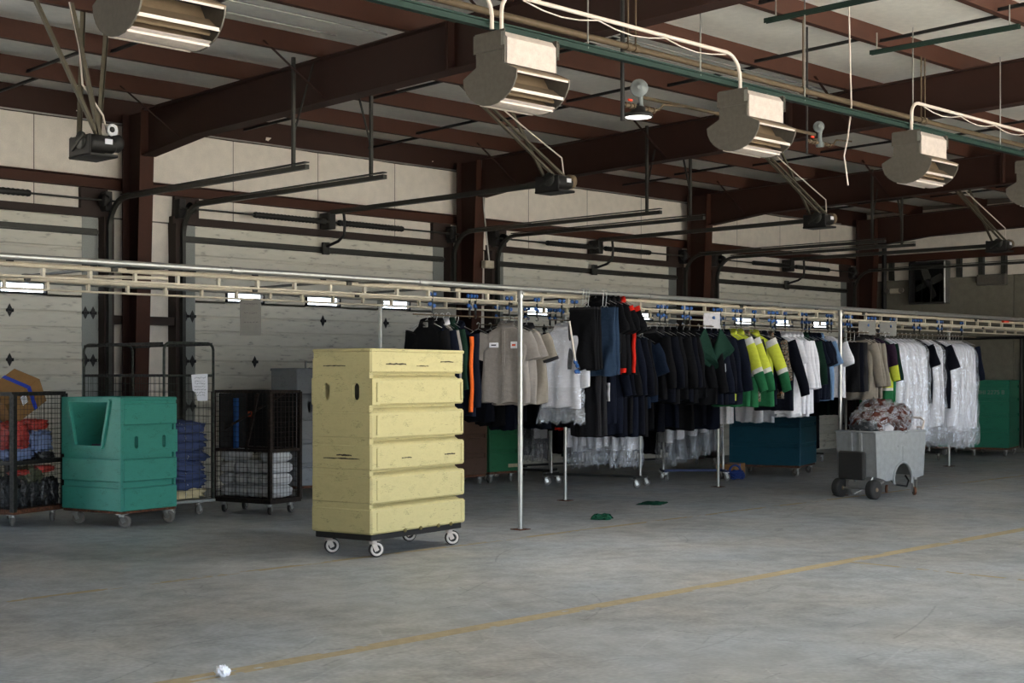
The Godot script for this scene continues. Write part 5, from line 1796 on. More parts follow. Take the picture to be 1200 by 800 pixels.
	part(wm2, "wire_mesh", "rust_tube", e)
	for sx in [-1.0, 1.0]:
		for sz in [-1.0, 1.0]:
			var ft = MB.new()
			ft.bev(Vector3(sx * 0.43, 0.04, sz * 0.35), Vector3(0.06, 0.08, 0.06), 0.008)
			part(ft, "foot", "rubber", e)

# ------------------------------------------------------------------ grey tub truck
func make_tub_truck() -> void:
	var w = 1.09
	var d = 0.58
	var c = cart("tub_truck", "pale grey plastic tub truck with two big rubber wheels, heaped with bagged clothes", "", Vector2(16.0, -9.54), -5.0, w, d)
	var y1 = 0.845
	var side = PackedVector2Array([Vector2(-w / 2 + 0.0, y1), Vector2(-w / 2 + 0.03, 0.28), Vector2(-w / 2 + 0.16, 0.25), Vector2(-w / 2 + 0.22, 0.22), Vector2(-0.2, 0.23)])
	for i in 9:
		var a = PI - PI * i / 8.0
		side.append(Vector2(0.04 + cos(a) * 0.19, 0.25 + sin(a) * 0.19))
	side.append(Vector2(0.29, 0.245)); side.append(Vector2(w / 2 - 0.05, 0.26)); side.append(Vector2(w / 2, y1))
	for s in [-1.0, 1.0]:
		var sd = MB.new()
		sd.prism(side, s * d / 2 - 0.014, s * d / 2 + 0.014)
		var sp = part(sd, "side_panel", "tub_grey", c)
		var gr = MB.new()
		var arch = []
		for i in 11:
			var a = PI * 1.12 - PI * 1.24 * i / 10.0
			arch.append(Vector3(0.04 + cos(a) * 0.2, 0.25 + sin(a) * 0.2, s * (d / 2 + 0.014)))
		gr.tube(arch, 0.016, 6)
		gr.bar(Vector3(0.04, 0.45, s * (d / 2 + 0.014)), Vector3(0.04, 0.66, s * (d / 2 + 0.014)), 0.012, 0.016, Vector3.RIGHT)
		gr.bar(Vector3(0.046, 0.66, s * (d / 2 + 0.014)), Vector3(-0.07, 0.66, s * (d / 2 + 0.014)), 0.012, 0.016)
		part(gr, "moulded_rib", "tub_grey", sp)
	var en = MB.new()
	en.hexa([Vector3(-w / 2 + 0.03, 0.28, -d / 2), Vector3(-w / 2 + 0.055, 0.28, -d / 2), Vector3(-w / 2 + 0.055, 0.28, d / 2), Vector3(-w / 2 + 0.03, 0.28, d / 2), Vector3(-w / 2, y1, -d / 2), Vector3(-w / 2 + 0.025, y1, -d / 2), Vector3(-w / 2 + 0.025, y1, d / 2), Vector3(-w / 2, y1, d / 2)])
	en.hexa([Vector3(w / 2 - 0.05, 0.26, -d / 2), Vector3(w / 2 - 0.075, 0.26, -d / 2), Vector3(w / 2 - 0.075, 0.26, d / 2), Vector3(w / 2 - 0.05, 0.26, d / 2), Vector3(w / 2, y1, -d / 2), Vector3(w / 2 - 0.025, y1, -d / 2), Vector3(w / 2 - 0.025, y1, d / 2), Vector3(w / 2, y1, d / 2)])
	en.slab(-w / 2 + 0.05, w / 2 - 0.06, 0.44, 0.47, -d / 2, d / 2)
	part(en, "end_panel", "tub_grey", c)
	var ribs = MB.new()
	for z in [-0.09, 0.06]:
		ribs.hexa([Vector3(-w / 2 + 0.0, 0.4, z), Vector3(-w / 2 + 0.03, 0.4, z), Vector3(-w / 2 + 0.03, 0.4, z + 0.04), Vector3(-w / 2 + 0.0, 0.4, z + 0.04), Vector3(-w / 2 - 0.02, y1, z), Vector3(-w / 2 + 0.01, y1, z), Vector3(-w / 2 + 0.01, y1, z + 0.04), Vector3(-w / 2 - 0.02, y1, z + 0.04)])
	part(ribs, "end_rib", "tub_grey", c)
	var rim = MB.new()
	for s in [-1.0, 1.0]:
		rim.bev(Vector3(0, y1, s * d / 2), Vector3(w + 0.03, 0.028, 0.045), 0.008)
		rim.bev(Vector3(s * w / 2, y1, 0), Vector3(0.045, 0.028, d + 0.03), 0.008)
	part(rim, "rim", "tub_grey", c)
	var pad = MB.new()
	pad.bev(Vector3(-w / 2 - 0.045, 0.42, -0.02), Vector3(0.07, 0.36, 0.40), 0.02)
	part(pad, "bumper_pad", "rubber", c)
	for s in [-1.0, 1.0]:
		var whl = MB.new()
		var xf = Transform3D(Basis(Vector3(1, 0, 0), PI / 2), Vector3(-w / 2 + 0.02, 0.122, s * (d / 2 - 0.03)))
		whl.lathe([[0.07, -0.05], [0.10, -0.055], [0.118, -0.045], [0.122, -0.02], [0.122, 0.02], [0.118, 0.045], [0.10, 0.055], [0.07, 0.05]], 28, xf)
		var tw = part(whl, "big_wheel", "rubber", c)
		var hb = MB.new()
		hb.lathe([[0.006, -0.058], [0.025, -0.056], [0.03, -0.03], [0.06, -0.028], [0.072, -0.048], [0.072, 0.048], [0.06, 0.028], [0.03, 0.03], [0.025, 0.056], [0.006, 0.058]], 24, xf)
		part(hb, "hub", "heater_tan", tw)
	var ax = MB.new()
	ax.tube([Vector3(-w / 2 + 0.02, 0.122, -d / 2), Vector3(-w / 2 + 0.02, 0.122, d / 2)], 0.012, 8)
	for s in [-1.0, 1.0]:
		ax.bar(Vector3(-w / 2 + 0.02, 0.122, s * 0.15), Vector3(-w / 2 + 0.1, 0.3, s * 0.2), 0.03, 0.012)
		ax.bar(Vector3(-w / 2 + 0.02, 0.12, s * 0.1), Vector3(-w / 2 - 0.05, 0.06, s * 0.02), 0.02, 0.01)
		ax.bar(Vector3(-w / 2 + 0.02, 0.122, s * 0.26), Vector3(-w / 2 + 0.26, 0.24, s * 0.26), 0.012, 0.03)
	part(ax, "axle", "steel", c)
	caster(c, w / 2 - 0.12, d / 2 - 0.07, 0.055, 0.25, 0.9, "rusty", "steel")
	caster(c, w / 2 - 0.12, -d / 2 + 0.07, 0.055, 0.25, 0.5, "rusty", "steel")
	var brk = MB.new()
	brk.tube([Vector3(-0.1, 0.24, d / 2 - 0.1), Vector3(-0.02, 0.16, d / 2 - 0.06), Vector3(0.2, 0.13, d / 2 - 0.04), Vector3(0.27, 0.2, d / 2 - 0.06), Vector3(0.25, 0.27, d / 2 - 0.1)], 0.012, 6)
	part(brk, "brake_lever", "black_metal", c)
	var rd = MB.new()
	rd.bev(Vector3(-0.03, 0.26, d / 2 - 0.16), Vector3(0.06, 0.02, 0.03), 0.004)
	rd.bev(Vector3(0.07, 0.26, d / 2 - 0.16), Vector3(0.05, 0.02, 0.03), 0.004)
	part(rd, "red_clip", "red_plastic", c)
	var hd = MB.new()
	for y in [0.0, -0.08]:
		var pts = [Vector3(w / 2 - 0.02, y1 - 0.05, -d / 2 + 0.05), Vector3(w / 2 + 0.06, y1 + 0.12 + y, -d / 2 + 0.05), Vector3(w / 2 + 0.05, y1 + 0.16 + y, -d / 2 + 0.09), Vector3(w / 2 + 0.05, y1 + 0.17 + y, 0), Vector3(w / 2 + 0.05, y1 + 0.16 + y, d / 2 - 0.09), Vector3(w / 2 + 0.06, y1 + 0.12 + y, d / 2 - 0.05), Vector3(w / 2 - 0.02, y1 - 0.05, d / 2 - 0.05)]
		if y < 0.0: pts = [Vector3(w / 2 + 0.05, y1 + 0.04, -d / 2 + 0.05), Vector3(w / 2 + 0.05, y1 + 0.04, d / 2 - 0.05)]
		hd.tube(pts, 0.014, 8)
	part(hd, "push_handle", "conduit", c)
	# load
	var cargo = [["maroon", Vector3(-0.26, 0.94, 0.0), Vector3(0.22, 0.18, 0.22), 0.3], ["maroon", Vector3(-0.04, 1.03, -0.04), Vector3(0.28, 0.2, 0.23), 0.1], ["maroon", Vector3(0.24, 0.99, 0.02), Vector3(0.25, 0.18, 0.21), -0.25], ["maroon", Vector3(0.1, 0.90, 0.16), Vector3(0.18, 0.09, 0.1), 0.0]]
	for i in cargo.size():
		var l: Array = cargo[i]
		var o = lump("laundry_bag", "reddish brown clothes bagged in clear film on the grey tub truck", "laundry", "brown bags on the tub truck", blob(l[2], 500 + i, 0.3, 0.85, 22), l[0])
		in_cart(c, o, l[1], Vector3(0, 0.4 * i, l[3]))
		var fm = MB.new()
		inst(blob(l[2] * 1.07, 520 + i, 0.34, 0.85, 22), "plastic_bag", "film_crumpled", o)
	var more = [["white", Vector3(0.12, 0.865, 0.2), Vector3(0.12, 0.06, 0.07), "white folded cloth peeping over the tub truck's rim"], ["off_white", Vector3(0.42, 0.87, 0.1), Vector3(0.09, 0.06, 0.12), "off-white cloth by the tub truck's handle"], ["black_pack", Vector3(-0.40, 0.90, 0.02), Vector3(0.11, 0.11, 0.2), "black bagged bundle at the wheeled end of the tub truck"], ["off_white", Vector3(-0.16, 0.87, 0.2), Vector3(0.09, 0.06, 0.07), "crumpled pale film-wrapped cloth on the tub truck"]]
	for i in more.size():
		var l: Array = more[i]
		var o = lump("laundry_bundle", l[3], "laundry", "", blob(l[2], 540 + i, 0.25, 0.8, 16), l[0])
		in_cart(c, o, l[1])
	var under = lump("laundry_fill", "dull brown laundry filling the grey tub truck below its rim", "laundry", "", blob(Vector3(0.42, 0.17, 0.22), 560, 0.05, 0.5, 14), "maroon")
	in_cart(c, under, Vector3(0, 0.66, 0))

# ------------------------------------------------------------------ rolling racks
func rack(label: String, a: Vector2, b: Vector2, top: float, m: String) -> Node3D:
	var mid = (a + b) / 2
	var dir = (b - a).normalized()
	var turn = atan2(-dir.y, dir.x)
	var l = a.distance_to(b) / 2
	var r = thing("rolling_rack", label, "rack", Vector3(mid.x, 0, mid.y), turn)
	var bar = MB.new()
	bar.tube([Vector3(-l, top, 0), Vector3(l, top, 0)], 0.014, 8)
	part(bar, "top_bar", "pipe_steel", r)
	var bs = MB.new()
	bs.bar(Vector3(-l, 0.15, 0), Vector3(l, 0.15, 0), 0.04, 0.035)
	part(bs, "base_bar", m, r)
	for s in [-1.0, 1.0]:
		var up = MB.new()
		up.tube([Vector3(s * l, 0.15, 0), Vector3(s * l, top, 0)], 0.014, 8)
		up.tube([Vector3(s * l, 0.15, 0), Vector3(s * l, 0.45, 0)], 0.022, 8)
		part(up, "upright", "pipe_steel", r)
		var ft = MB.new()
		ft.bar(Vector3(s * l, 0.15, -0.24), Vector3(s * l, 0.15, 0.24), 0.04, 0.035)
		part(ft, "foot_bar", m, r)
		for z in [-0.2, 0.2]: caster(r, s * l, z, 0.055, 0.135, rng.randf_range(0.2, 1.2), "wheel_grey", "steel", 0.03)
	return r

func along(a: Vector2, b: Vector2, t: float, y: float) -> Vector3:
	var p = a.lerp(b, t)
	return Vector3(p.x, y, p.y)

func make_racks() -> void:
	var A = Vector2(15.0, -14.2)
	var B = Vector2(15.46, -12.92)
	rack("grey rolling rack of bagged white coats behind the black and red shirts", A, B, 1.72, "track")
	var dir = (B - A).normalized()
	var tn = atan2(-dir.x, -dir.y) + PI / 2
	for i in 3:
		garment("red_shirt" if i > 0 else "black_shirt", "red work shirt at the end of the grey rolling rack" if i > 0 else "black shirt with red shoulder at the end of the grey rolling rack", "shirt", "red shirts on the grey rolling rack", along(A, B, 0.02 + 0.07 * i, 1.72), {"bands": [[0.35, "black", "yoke"], [1.0, "red" if i > 0 else "black", "body"]], "sleeve": 0.26, "len": 0.85, "w": 0.21, "turn": tn + 0.2})
	for i in 9:
		garment("bagged_coat", "bagged white coat hanging on the grey rolling rack", "coat", "bagged coats on the grey rolling rack", along(A, B, 0.25 + 0.085 * i, 1.72), {"bands": [[1.0, "white", "body"]], "len": 1.1 + rng.randf_range(-0.05, 0.05), "w": 0.21, "dep": 0.05, "bag": true, "ext": 0.24, "turn": tn + rng.randf_range(-0.1, 0.1)})
	var C = Vector2(16.75, -13.55)
	var D = Vector2(17.42, -12.95)
	rack("blue-based rolling rack of large bagged white gowns", C, D, 1.86, "royal_metal")
	dir = (D - C).normalized()
	tn = atan2(-dir.x, -dir.y) + PI / 2
	for i in 5:
		garment("bagged_gown", "large bagged white gown on the blue-based rolling rack", "gown", "bagged gowns on the blue-based rack", along(C, D, 0.04 + 0.2 * i, 1.86), {"bands": [[1.0, "off_white", "body"]], "len": 1.2 - 0.05 * i, "w": 0.24, "dep": 0.07, "bag": true, "ext": 0.34, "turn": tn + rng.randf_range(-0.15, 0.15)})
	# racks of dark uniforms by the doors, added to darken the background
	var far = [[Vector2(16.0, -15.9), Vector2(17.9, -15.7), "behind the grey rolling rack"], [Vector2(18.3, -15.6), Vector2(20.2, -15.4), "behind the blue-based rack"], [Vector2(20.7, -14.9), Vector2(22.5, -14.7), "behind the dark blue bin"], [Vector2(22.9, -13.6), Vector2(24.4, -13.4), "past the dark blue bin"], [Vector2(11.9, -15.9), Vector2(13.3, -15.8), "near the brown bin"]]
	for f in far:
		rack("rolling rack of dark uniforms added to darken the background, " + f[2], f[0], f[1], 1.75, "track")
		var dd = (f[1] - f[0]).normalized()
		var t3 = atan2(-dd.x, -dd.y) + PI / 2
		for i in 9:
			garment("uniform", "long dark uniform added as dark fill on the dock-side rack " + f[2], "coverall", "uniforms added as dark fill", along(f[0], f[1], 0.06 + 0.11 * i, 1.75), {"bands": [[1.0, ["black", "deep_navy", "charcoal", "deep_navy"][i % 4], "body"]], "sleeve": 0.6, "len": 1.3 + 0.06 * (i % 3), "w": 0.24, "turn": t3 + rng.randf_range(-0.1, 0.1)})
	var E = Vector2(15.2, -15.7)
	var F = Vector2(15.55, -14.75)
	rack("rolling rack of bagged shirts beside the green bin", E, F, 1.66, "track")
	dir = (F - E).normalized()
	tn = atan2(-dir.x, -dir.y) + PI / 2
	for i in 4:
		garment("bagged_shirt", "bagged grey-white shirt on the rack beside the green bin", "shirt", "bagged shirts beside the green bin", along(E, F, 0.1 + 0.25 * i, 1.66), {"bands": [[1.0, "off_white" if i % 2 else "charcoal", "body"]], "sleeve": 0.5, "len": 0.95, "w": 0.21, "bag": true, "ext": 0.34, "turn": tn})

# ------------------------------------------------------------------ clothes on the rail
func make_clothes() -> void:
	var Y = 2.16
	var B1 = func(c: String) -> Array: return [[1.0, c, "body"]]
	# jackets behind the yellow bin
	var g = "jackets behind the yellow bin"
	garment("jacket", "black jacket with pale neck label behind the yellow bin", "jacket", g, Vector3(9.28, Y, RUN1), {"bands": B1.call("black"), "sleeve": 0.58, "len": 0.74, "w": 0.23, "collar": "black", "turn": 0.1, "patches": [[0.03, -0.03, 0.06, 0.05, "grey_card"]]})
	garment("jacket", "black jacket with a blue front edge behind the yellow bin", "jacket", g, Vector3(9.40, Y, RUN1), {"spread": 0.2, "bands": B1.call("navy"), "sleeve": 0.58, "len": 0.74, "collar": "black", "trim": [[0.16, 0.03, -0.08, -0.7, "royal"]], "turn": 0.1})
	garment("jacket", "light grey jacket squeezed among the jackets behind the yellow bin", "jacket", g, Vector3(9.48, Y, RUN1), {"spread": 0.2, "bands": B1.call("grey_work"), "sleeve": 0.56, "len": 0.72, "collar": "off_white"})
	garment("jacket", "dark green jacket squeezed among the jackets behind the yellow bin", "jacket", g, Vector3(9.56, Y + 0.01, RUN1), {"spread": 0.2, "bands": B1.call("dark_green"), "sleeve": 0.58, "len": 0.76, "collar": "dark_green"})
	garment("jacket", "navy jacket with a long orange stripe down its sleeve", "jacket", g, Vector3(9.68, Y - 0.02, RUN1), {"bands": B1.call("navy"), "sleeve": 0.72, "len": 0.9, "w": 0.23, "collar": "navy", "trim": [[0.225, 0.035, -0.12, -0.86, "orange"]], "spread": 0.1, "turn": 0.12})
	# grey work shirts
	g = "grey work shirts"
	garment("work_shirt", "grey short-sleeved work shirt with a white name patch", "shirt", g, Vector3(10.36, Y, RUN1), {"bands": B1.call("grey_work"), "sleeve": 0.27, "len": 0.80, "w": 0.255, "collar": "grey_work", "placket": "grey_work", "spread": 0.4, "turn": 0.42, "patches": [[-0.11, -0.21, 0.10, 0.05, "paper", "ink"], [0.11, -0.21, 0.07, 0.07, "paper", "orange_patch"]]})
	garment("work_shirt", "grey short-sleeved work shirt tucked close behind the patched one", "shirt", g, Vector3(10.48, Y, RUN1), {"bands": B1.call("grey_work"), "sleeve": 0.26, "len": 0.82, "w": 0.24, "collar": "grey_work", "turn": 0.42})
	garment("work_shirt", "light grey work shirt with dark piping beside the rail post", "shirt", g, Vector3(10.66, Y - 0.01, RUN1), {"bands": B1.call("tan_grey"), "sleeve": 0.28, "len": 0.80, "w": 0.24, "collar": "charcoal", "turn": 0.3, "spread": 0.4, "sleeve_bands": [[0.9, "tan_grey", "sleeve"], [1.0, "charcoal", "cuff"]]})
	# bagged white shirt
	garment("bagged_shirt", "white shirt in a clear bag hanging alone behind the askew stick", "shirt", "", Vector3(11.2, Y, RUN1), {"bands": [[0.75, "white", "body"], [1.0, "off_white", "shirt_tail"]], "sleeve": 0.56, "len": 0.86, "w": 0.24, "collar": "white", "bag": true, "ext": 0.16, "turn": 0.12, "dep": 0.06})
	# clothes hooked over the silver pipe
	g = "clothes hooked over the silver pipe"
	var PY = 2.47
	for i in 3:
		garment("trousers", "black trousers hooked over the silver pipe", "trousers", g, Vector3(11.22 + 0.045 * i, PY, -10.17), {"bands": [[0.04, "charcoal", "waistband"], [1.0, "black", "legs"]], "trouser": true, "len": 0.66, "w": 0.17, "dep": 0.04, "drop": 0.2, "turn": 0.08})
	for i in 2:
		garment("jeans", "blue jeans hooked over the silver pipe", "jeans", g, Vector3(11.43 + 0.05 * i, PY, -10.07), {"bands": [[0.92, "denim", "legs"], [1.0, "denim", "hem"]], "trouser": true, "len": 0.72, "w": 0.16, "dep": 0.045, "drop": 0.2, "turn": 0.12})
	for i in 4:
		garment("polo_shirt", "black polo shirt with red side panels hooked over the silver pipe", "shirt", g, Vector3(11.58 + 0.085 * i, PY, -10.2), {"bands": [[0.93, "black", "body"], [1.0, "red", "hem"]] if i == 1 else B1.call("black"), "sleeve": 0.28, "len": 0.80, "w": 0.23, "collar": "red" if i == 3 else "black", "drop": 0.1, "turn": 0.05 * i, "trim": [[[-0.22, 0.05, -0.40, -0.79, "red"], [-0.15, 0.03, -0.1, -0.3, "red"]], [], [], [[0.23, 0.03, -0.36, -0.79, "red"]]][i], "sleeve_bands": [[0.2, "red", "shoulder"], [1.0, "black", "sleeve"]] if i > 1 else [[1.0, "black", "sleeve"]]})
	garment("hooded_top", "black hooded top hooked over the silver pipe", "top", g, Vector3(11.53, PY, -10.26), {"bands": B1.call("black"), "sleeve": 0.5, "len": 0.72, "w": 0.22, "collar": "black", "drop": 0.1, "turn": 0.1})
	# dark clothes below them
	g = "dark clothes below the silver pipe cluster"
	for i in 4:
		garment("dark_trousers", "long charcoal trousers below the clothes on the silver pipe", "trousers", g, Vector3(11.56 + 0.05 * i, Y, RUN1), {"bands": B1.call("charcoal" if i % 2 else "black"), "trouser": true, "len": 1.05, "w": 0.16, "dep": 0.04, "drop": 0.22, "turn": 0.2})
	garment("work_shirt", "dark shirt with pale blue check lining below the silver pipe clothes", "shirt", g, Vector3(11.80, Y - 0.1, RUN1), {"bands": [[1.0, "navy", "body"]], "sleeve": 0.3, "len": 0.95, "turn": 0.1, "trim": [[0.1, 0.05, -0.52, -0.64, "sky"], [0.17, 0.035, -0.5, -0.7, "off_white"]]})
	for i in 6:
		garment("coverall", ["navy", "blue-black", "black"][i % 3] + " coverall below the clothes on the silver pipe", "coverall", g, Vector3(11.92 + 0.085 * i, Y - 0.04, RUN1), {"bands": B1.call(["navy", "deep_navy", "black"][i % 3]), "sleeve": 0.62, "len": 1.12 + 0.03 * (i % 2), "w": 0.23, "collar": "deep_navy"})
	# denim smock and black jackets
	g = "dark jackets beside the green aprons"
	garment("smock", "dark denim smock slung low on a wire hanger", "smock", "", Vector3(12.38, Y - 0.12, RUN1 + 0.02), {"bands": B1.call("dark_denim"), "trouser": true, "len": 0.66, "w": 0.2, "dep": 0.05, "drop": 0.2, "turn": 0.1})
	garment("smock", "dark denim sleeved smock just behind the low-slung smock", "smock", "", Vector3(12.54, Y - 0.06, RUN1), {"bands": B1.call("dark_denim"), "sleeve": 0.34, "len": 0.72, "w": 0.2, "drop": 0.12, "turn": 0.12})
	for i in 7:
		garment("jacket", "plain " + ["black", "dark navy", "black"][i % 3] + " jacket in the tight row beside the green aprons", "jacket", g, Vector3(12.68 + 0.12 * i, Y, RUN1), {"bands": B1.call(["black", "deep_navy", "black"][i % 3]), "sleeve": 0.58, "len": 0.78 + 0.03 * (i % 3), "w": 0.235, "collar": "charcoal" if i < 2 else "black"})
	for i in 2:
		var ap = thing("apron", ["dark green apron hung by its loop, folded to a point", "dark green apron with a white tie hung by its loop"][i], "apron", Vector3(13.32 + 0.30 * i, 2.10, -10.16), -0.7, "green aprons")
		var mb = MB.new()
		var rr = []
		for k in 11:
			var v = k / 10.0
			var ring = PackedVector3Array()
			for j in 24:
				var t = TAU * j / 24
				var a = 0.012 + 0.15 * v
				ring.append(Vector3(cos(t) * a, -v * (0.34 + 0.12 * cos(t + 0.6 + i * 2.0)) , sin(t) * (0.01 + 0.035 * v) + 0.02 * v * sin(3.0 * t + i)))
			rr.append(ring)
		mb.loft(rr)
		part(mb, "cloth", "forest", ap)
		var tie = MB.new()
		tie.tube([Vector3(0.0, 0.05, 0), Vector3(0.005, 0.0, 0)], 0.004, 5)
		var tie2 = MB.new()
		if i == 1: tie2.tube([Vector3(0.05, -0.40, 0.02), Vector3(0.055, -0.48, 0.03), Vector3(0.03, -0.55, 0.03), Vector3(-0.03, -0.58, 0.02)], 0.006, 5)
		part(tie, "neck_loop", "linen", ap)
		if i == 1: part(tie2, "tie", "linen", ap)
	g = "navy jackets before the hi-vis jackets"
	for i in 4:
		garment("jacket", "navy zip jacket next to the hi-vis jackets", "jacket", g, Vector3(13.58 + 0.12 * i, Y, RUN1), {"bands": B1.call(["black", "navy", "deep_navy", "navy"][i]), "sleeve": 0.64, "len": 0.86, "w": 0.245, "collar": "navy"})
	garment("jacket", "navy jacket with a lime and silver stripe down its front", "jacket", "", Vector3(14.06, Y, RUN1), {"bands": B1.call("navy"), "sleeve": 0.62, "len": 0.86, "w": 0.24, "collar": "navy", "trim": [[0.17, 0.05, -0.16, -0.82, "hi_vis"], [0.17, 0.02, -0.16, -0.82, "reflective"]], "turn": 0.25})
	g = "hi-vis jackets"
	for i in 3:
		garment("hi_vis_jacket", "yellow and green hi-vis jacket " + ["next to the navy jacket with the lime stripe", "next to the brown camouflage shirt", "next to the navy jacket by the second camouflage shirt"][i], "jacket", g, Vector3([14.2, 14.34, 14.66][i], Y + 0.01, RUN1), {"bands": [[0.55, "hi_vis", "upper_body"], [0.6, "reflective", "reflective_band"], [1.0, "kelly", "lower_body"]], "sleeve": 0.66, "len": 0.9, "w": 0.265, "dep": 0.075, "collar": "hi_vis", "sleeve_bands": [[0.12, "reflective", "shoulder_band"], [0.58, "hi_vis", "upper_sleeve"], [0.66, "reflective", "sleeve_band"], [1.0, "kelly", "lower_sleeve"]], "turn": 0.15 + 0.1 * i, "spread": 0.48})
	garment("camo_shirt", "brown camouflage shirt between the hi-vis jackets", "shirt", "", Vector3(14.48, Y, RUN1), {"bands": B1.call("camo"), "sleeve": 0.6, "len": 0.84, "w": 0.24, "collar": "camo"})
	garment("jacket", "black jacket tucked behind the brown camouflage shirt", "jacket", "", Vector3(14.56, Y, RUN1), {"bands": B1.call("black"), "sleeve": 0.5, "len": 0.7, "w": 0.23})
	garment("jacket", "navy jacket between the hi-vis jacket and the second camouflage shirt", "jacket", "", Vector3(14.84, Y, RUN1), {"bands": B1.call("navy"), "sleeve": 0.62, "len": 0.88, "w": 0.24, "collar": "navy"})
	garment("camo_shirt", "camouflage shirt with orange flecks beside the bulky navy jacket", "shirt", "", Vector3(14.98, Y, RUN1), {"bands": B1.call("camo"), "sleeve": 0.5, "len": 0.8, "w": 0.245, "collar": "camo"})
	garment("jacket", "bulky navy jacket beside the white coats", "jacket", "", Vector3(15.12, Y, RUN1), {"bands": B1.call("deep_navy"), "sleeve": 0.7, "len": 0.95, "w": 0.255, "dep": 0.09, "collar": "navy", "turn": 0.2, "spread": 0.42})
	g = "white coats beside the bulky navy jacket"
	for i in 5:
		garment("white_coat", "white coat hanging beside the bulky navy jacket", "coat", g, Vector3(15.28 + 0.09 * i, Y, RUN1), {"bands": B1.call("white"), "sleeve": 0.6 if i else 0.3, "len": 1.0 + 0.04 * (i % 2), "w": 0.24, "collar": "white"})
	garment("jacket", "dark green jacket beside the white coats", "jacket", "", Vector3(15.76, Y, RUN1), {"bands": [[0.4, "dark_green", "body"], [1.0, "deep_navy", "lower_body"]], "sleeve": 0.55, "len": 0.85, "w": 0.235, "collar": "forest"})
	for i in 3:
		garment("work_shirt", "navy short-sleeved shirt beside the light blue shirt", "shirt", "navy shirts beside the light blue shirt", Vector3(15.86 + 0.1 * i, Y, RUN1), {"bands": B1.call("navy"), "sleeve": 0.3, "len": 0.82, "w": 0.235, "collar": "navy"})
	garment("work_shirt", "light blue shirt beside the silver post", "shirt", "", Vector3(16.12, Y, RUN1), {"bands": B1.call("sky"), "sleeve": 0.3, "len": 0.84, "w": 0.235, "collar": "sky"})
	garment("white_shirt", "single white shirt beside the light blue shirt", "shirt", "", Vector3(16.40, Y, RUN1), {"bands": B1.call("white"), "sleeve": 0.3, "len": 0.8, "w": 0.23})
	# past the second post
	for i in 3:
		garment("trousers", "dark trousers on a wire hanger above the tub truck", "trousers", "dark trousers above the tub truck", Vector3(16.80 + 0.1 * i, Y, RUN1), {"bands": B1.call(["black", "deep_navy", "charcoal"][i]), "trouser": true, "len": 0.66, "w": 0.19, "dep": 0.05, "drop": 0.16, "turn": 0.15})
	for i in 3:
		garment("work_shirt", "tan-grey work shirt above the tub truck", "shirt", "tan-grey shirts above the tub truck", Vector3(17.12 + 0.12 * i, Y, RUN1), {"bands": B1.call("tan_grey"), "sleeve": 0.58, "len": 0.84, "w": 0.23, "collar": "charcoal"})
	garment("jacket", "dark purple and lime jacket beside the bagged white coats", "jacket", "", Vector3(17.56, Y, RUN1), {"bands": [[0.5, "purple", "upper_body"], [0.72, "hi_vis", "middle"], [0.76, "reflective", "band"], [1.0, "kelly", "lower_body"]], "sleeve": 0.5, "len": 0.95, "w": 0.24, "sleeve_bands": [[0.6, "purple", "sleeve"], [1.0, "hi_vis", "cuff"]]})
	garment("jacket", "dark green long jacket behind the purple and lime one", "jacket", "", Vector3(17.66, Y, RUN1), {"bands": [[0.45, "dark_green", "upper_body"], [1.0, "kelly", "lower_body"]], "sleeve": 0.5, "len": 1.05, "w": 0.22})
	g = "bagged white coats between the lime jacket and navy tops"
	for i in 7:
		garment("bagged_coat", "long bagged white coat between the lime jacket and the navy tops", "coat", g, Vector3(17.80 + 0.115 * i, Y, RUN1), {"bands": B1.call("white"), "len": 1.22 + 0.04 * (i % 3), "w": 0.265, "bag": true, "ext": 0.2, "dep": 0.075})
	garment("tee_shirt", "navy top hanging between bagged white coats, next to the long run of them", "shirt", "", Vector3(18.66, Y, RUN1), {"bands": B1.call("deep_navy"), "sleeve": 0.3, "len": 0.92, "w": 0.25})
	garment("bagged_coat", "single bagged white coat between the two navy tops", "coat", "", Vector3(18.86, Y, RUN1), {"bands": B1.call("white"), "len": 1.25, "w": 0.235, "bag": true, "ext": 0.2})
	garment("bagged_coat", "second bagged white coat between the two navy tops", "coat", "", Vector3(18.98, Y, RUN1), {"bands": B1.call("off_white"), "len": 1.2, "w": 0.235, "bag": true, "ext": 0.2})
	garment("tee_shirt", "broad navy top just before the last bagged white coats", "shirt", "", Vector3(19.12, Y, RUN1), {"bands": B1.call("deep_navy"), "sleeve": 0.34, "len": 1.0, "w": 0.26, "dep": 0.09})
	g = "last bagged white coats on the rail"
	for i in 8:
		garment("bagged_coat", "long bagged white coat, one of the last on the rail", "coat", g, Vector3(19.30 + 0.085 * i, Y, RUN1), {"bands": B1.call("white"), "len": 1.25 + 0.04 * (i % 3), "w": 0.265, "bag": true, "ext": 0.24, "dep": 0.075})
	garment("jacket", "dark navy garment at the very end of the rail's clothes", "jacket", "", Vector3(20.02, Y, RUN1), {"bands": B1.call("navy"), "len": 1.0, "w": 0.24, "sleeve": 0.5})
	# rear run, seen in the gaps and below
	g = "dark garments on the rear run"
	for i in 9:
		garment("dark_jacket", "dark garment on the rear run of the garment rail", "jacket", g, Vector3(11.4 + 0.19 * i, Y, RUN2), {"bands": B1.call(["deep_navy", "black", "navy"][i % 3]), "sleeve": 0.6, "len": 1.05 + 0.05 * (i % 3), "w": 0.24})
	for i in 8:
		garment("dark_trousers", "long dark trousers on the rear run of the garment rail", "trousers", g, Vector3(13.7 + 0.28 * i, Y, RUN2), {"bands": B1.call(["deep_navy", "navy", "black"][i % 3]), "trouser": true, "len": 1.12 + 0.05 * (i % 2), "w": 0.22, "dep": 0.06, "drop": 0.16})
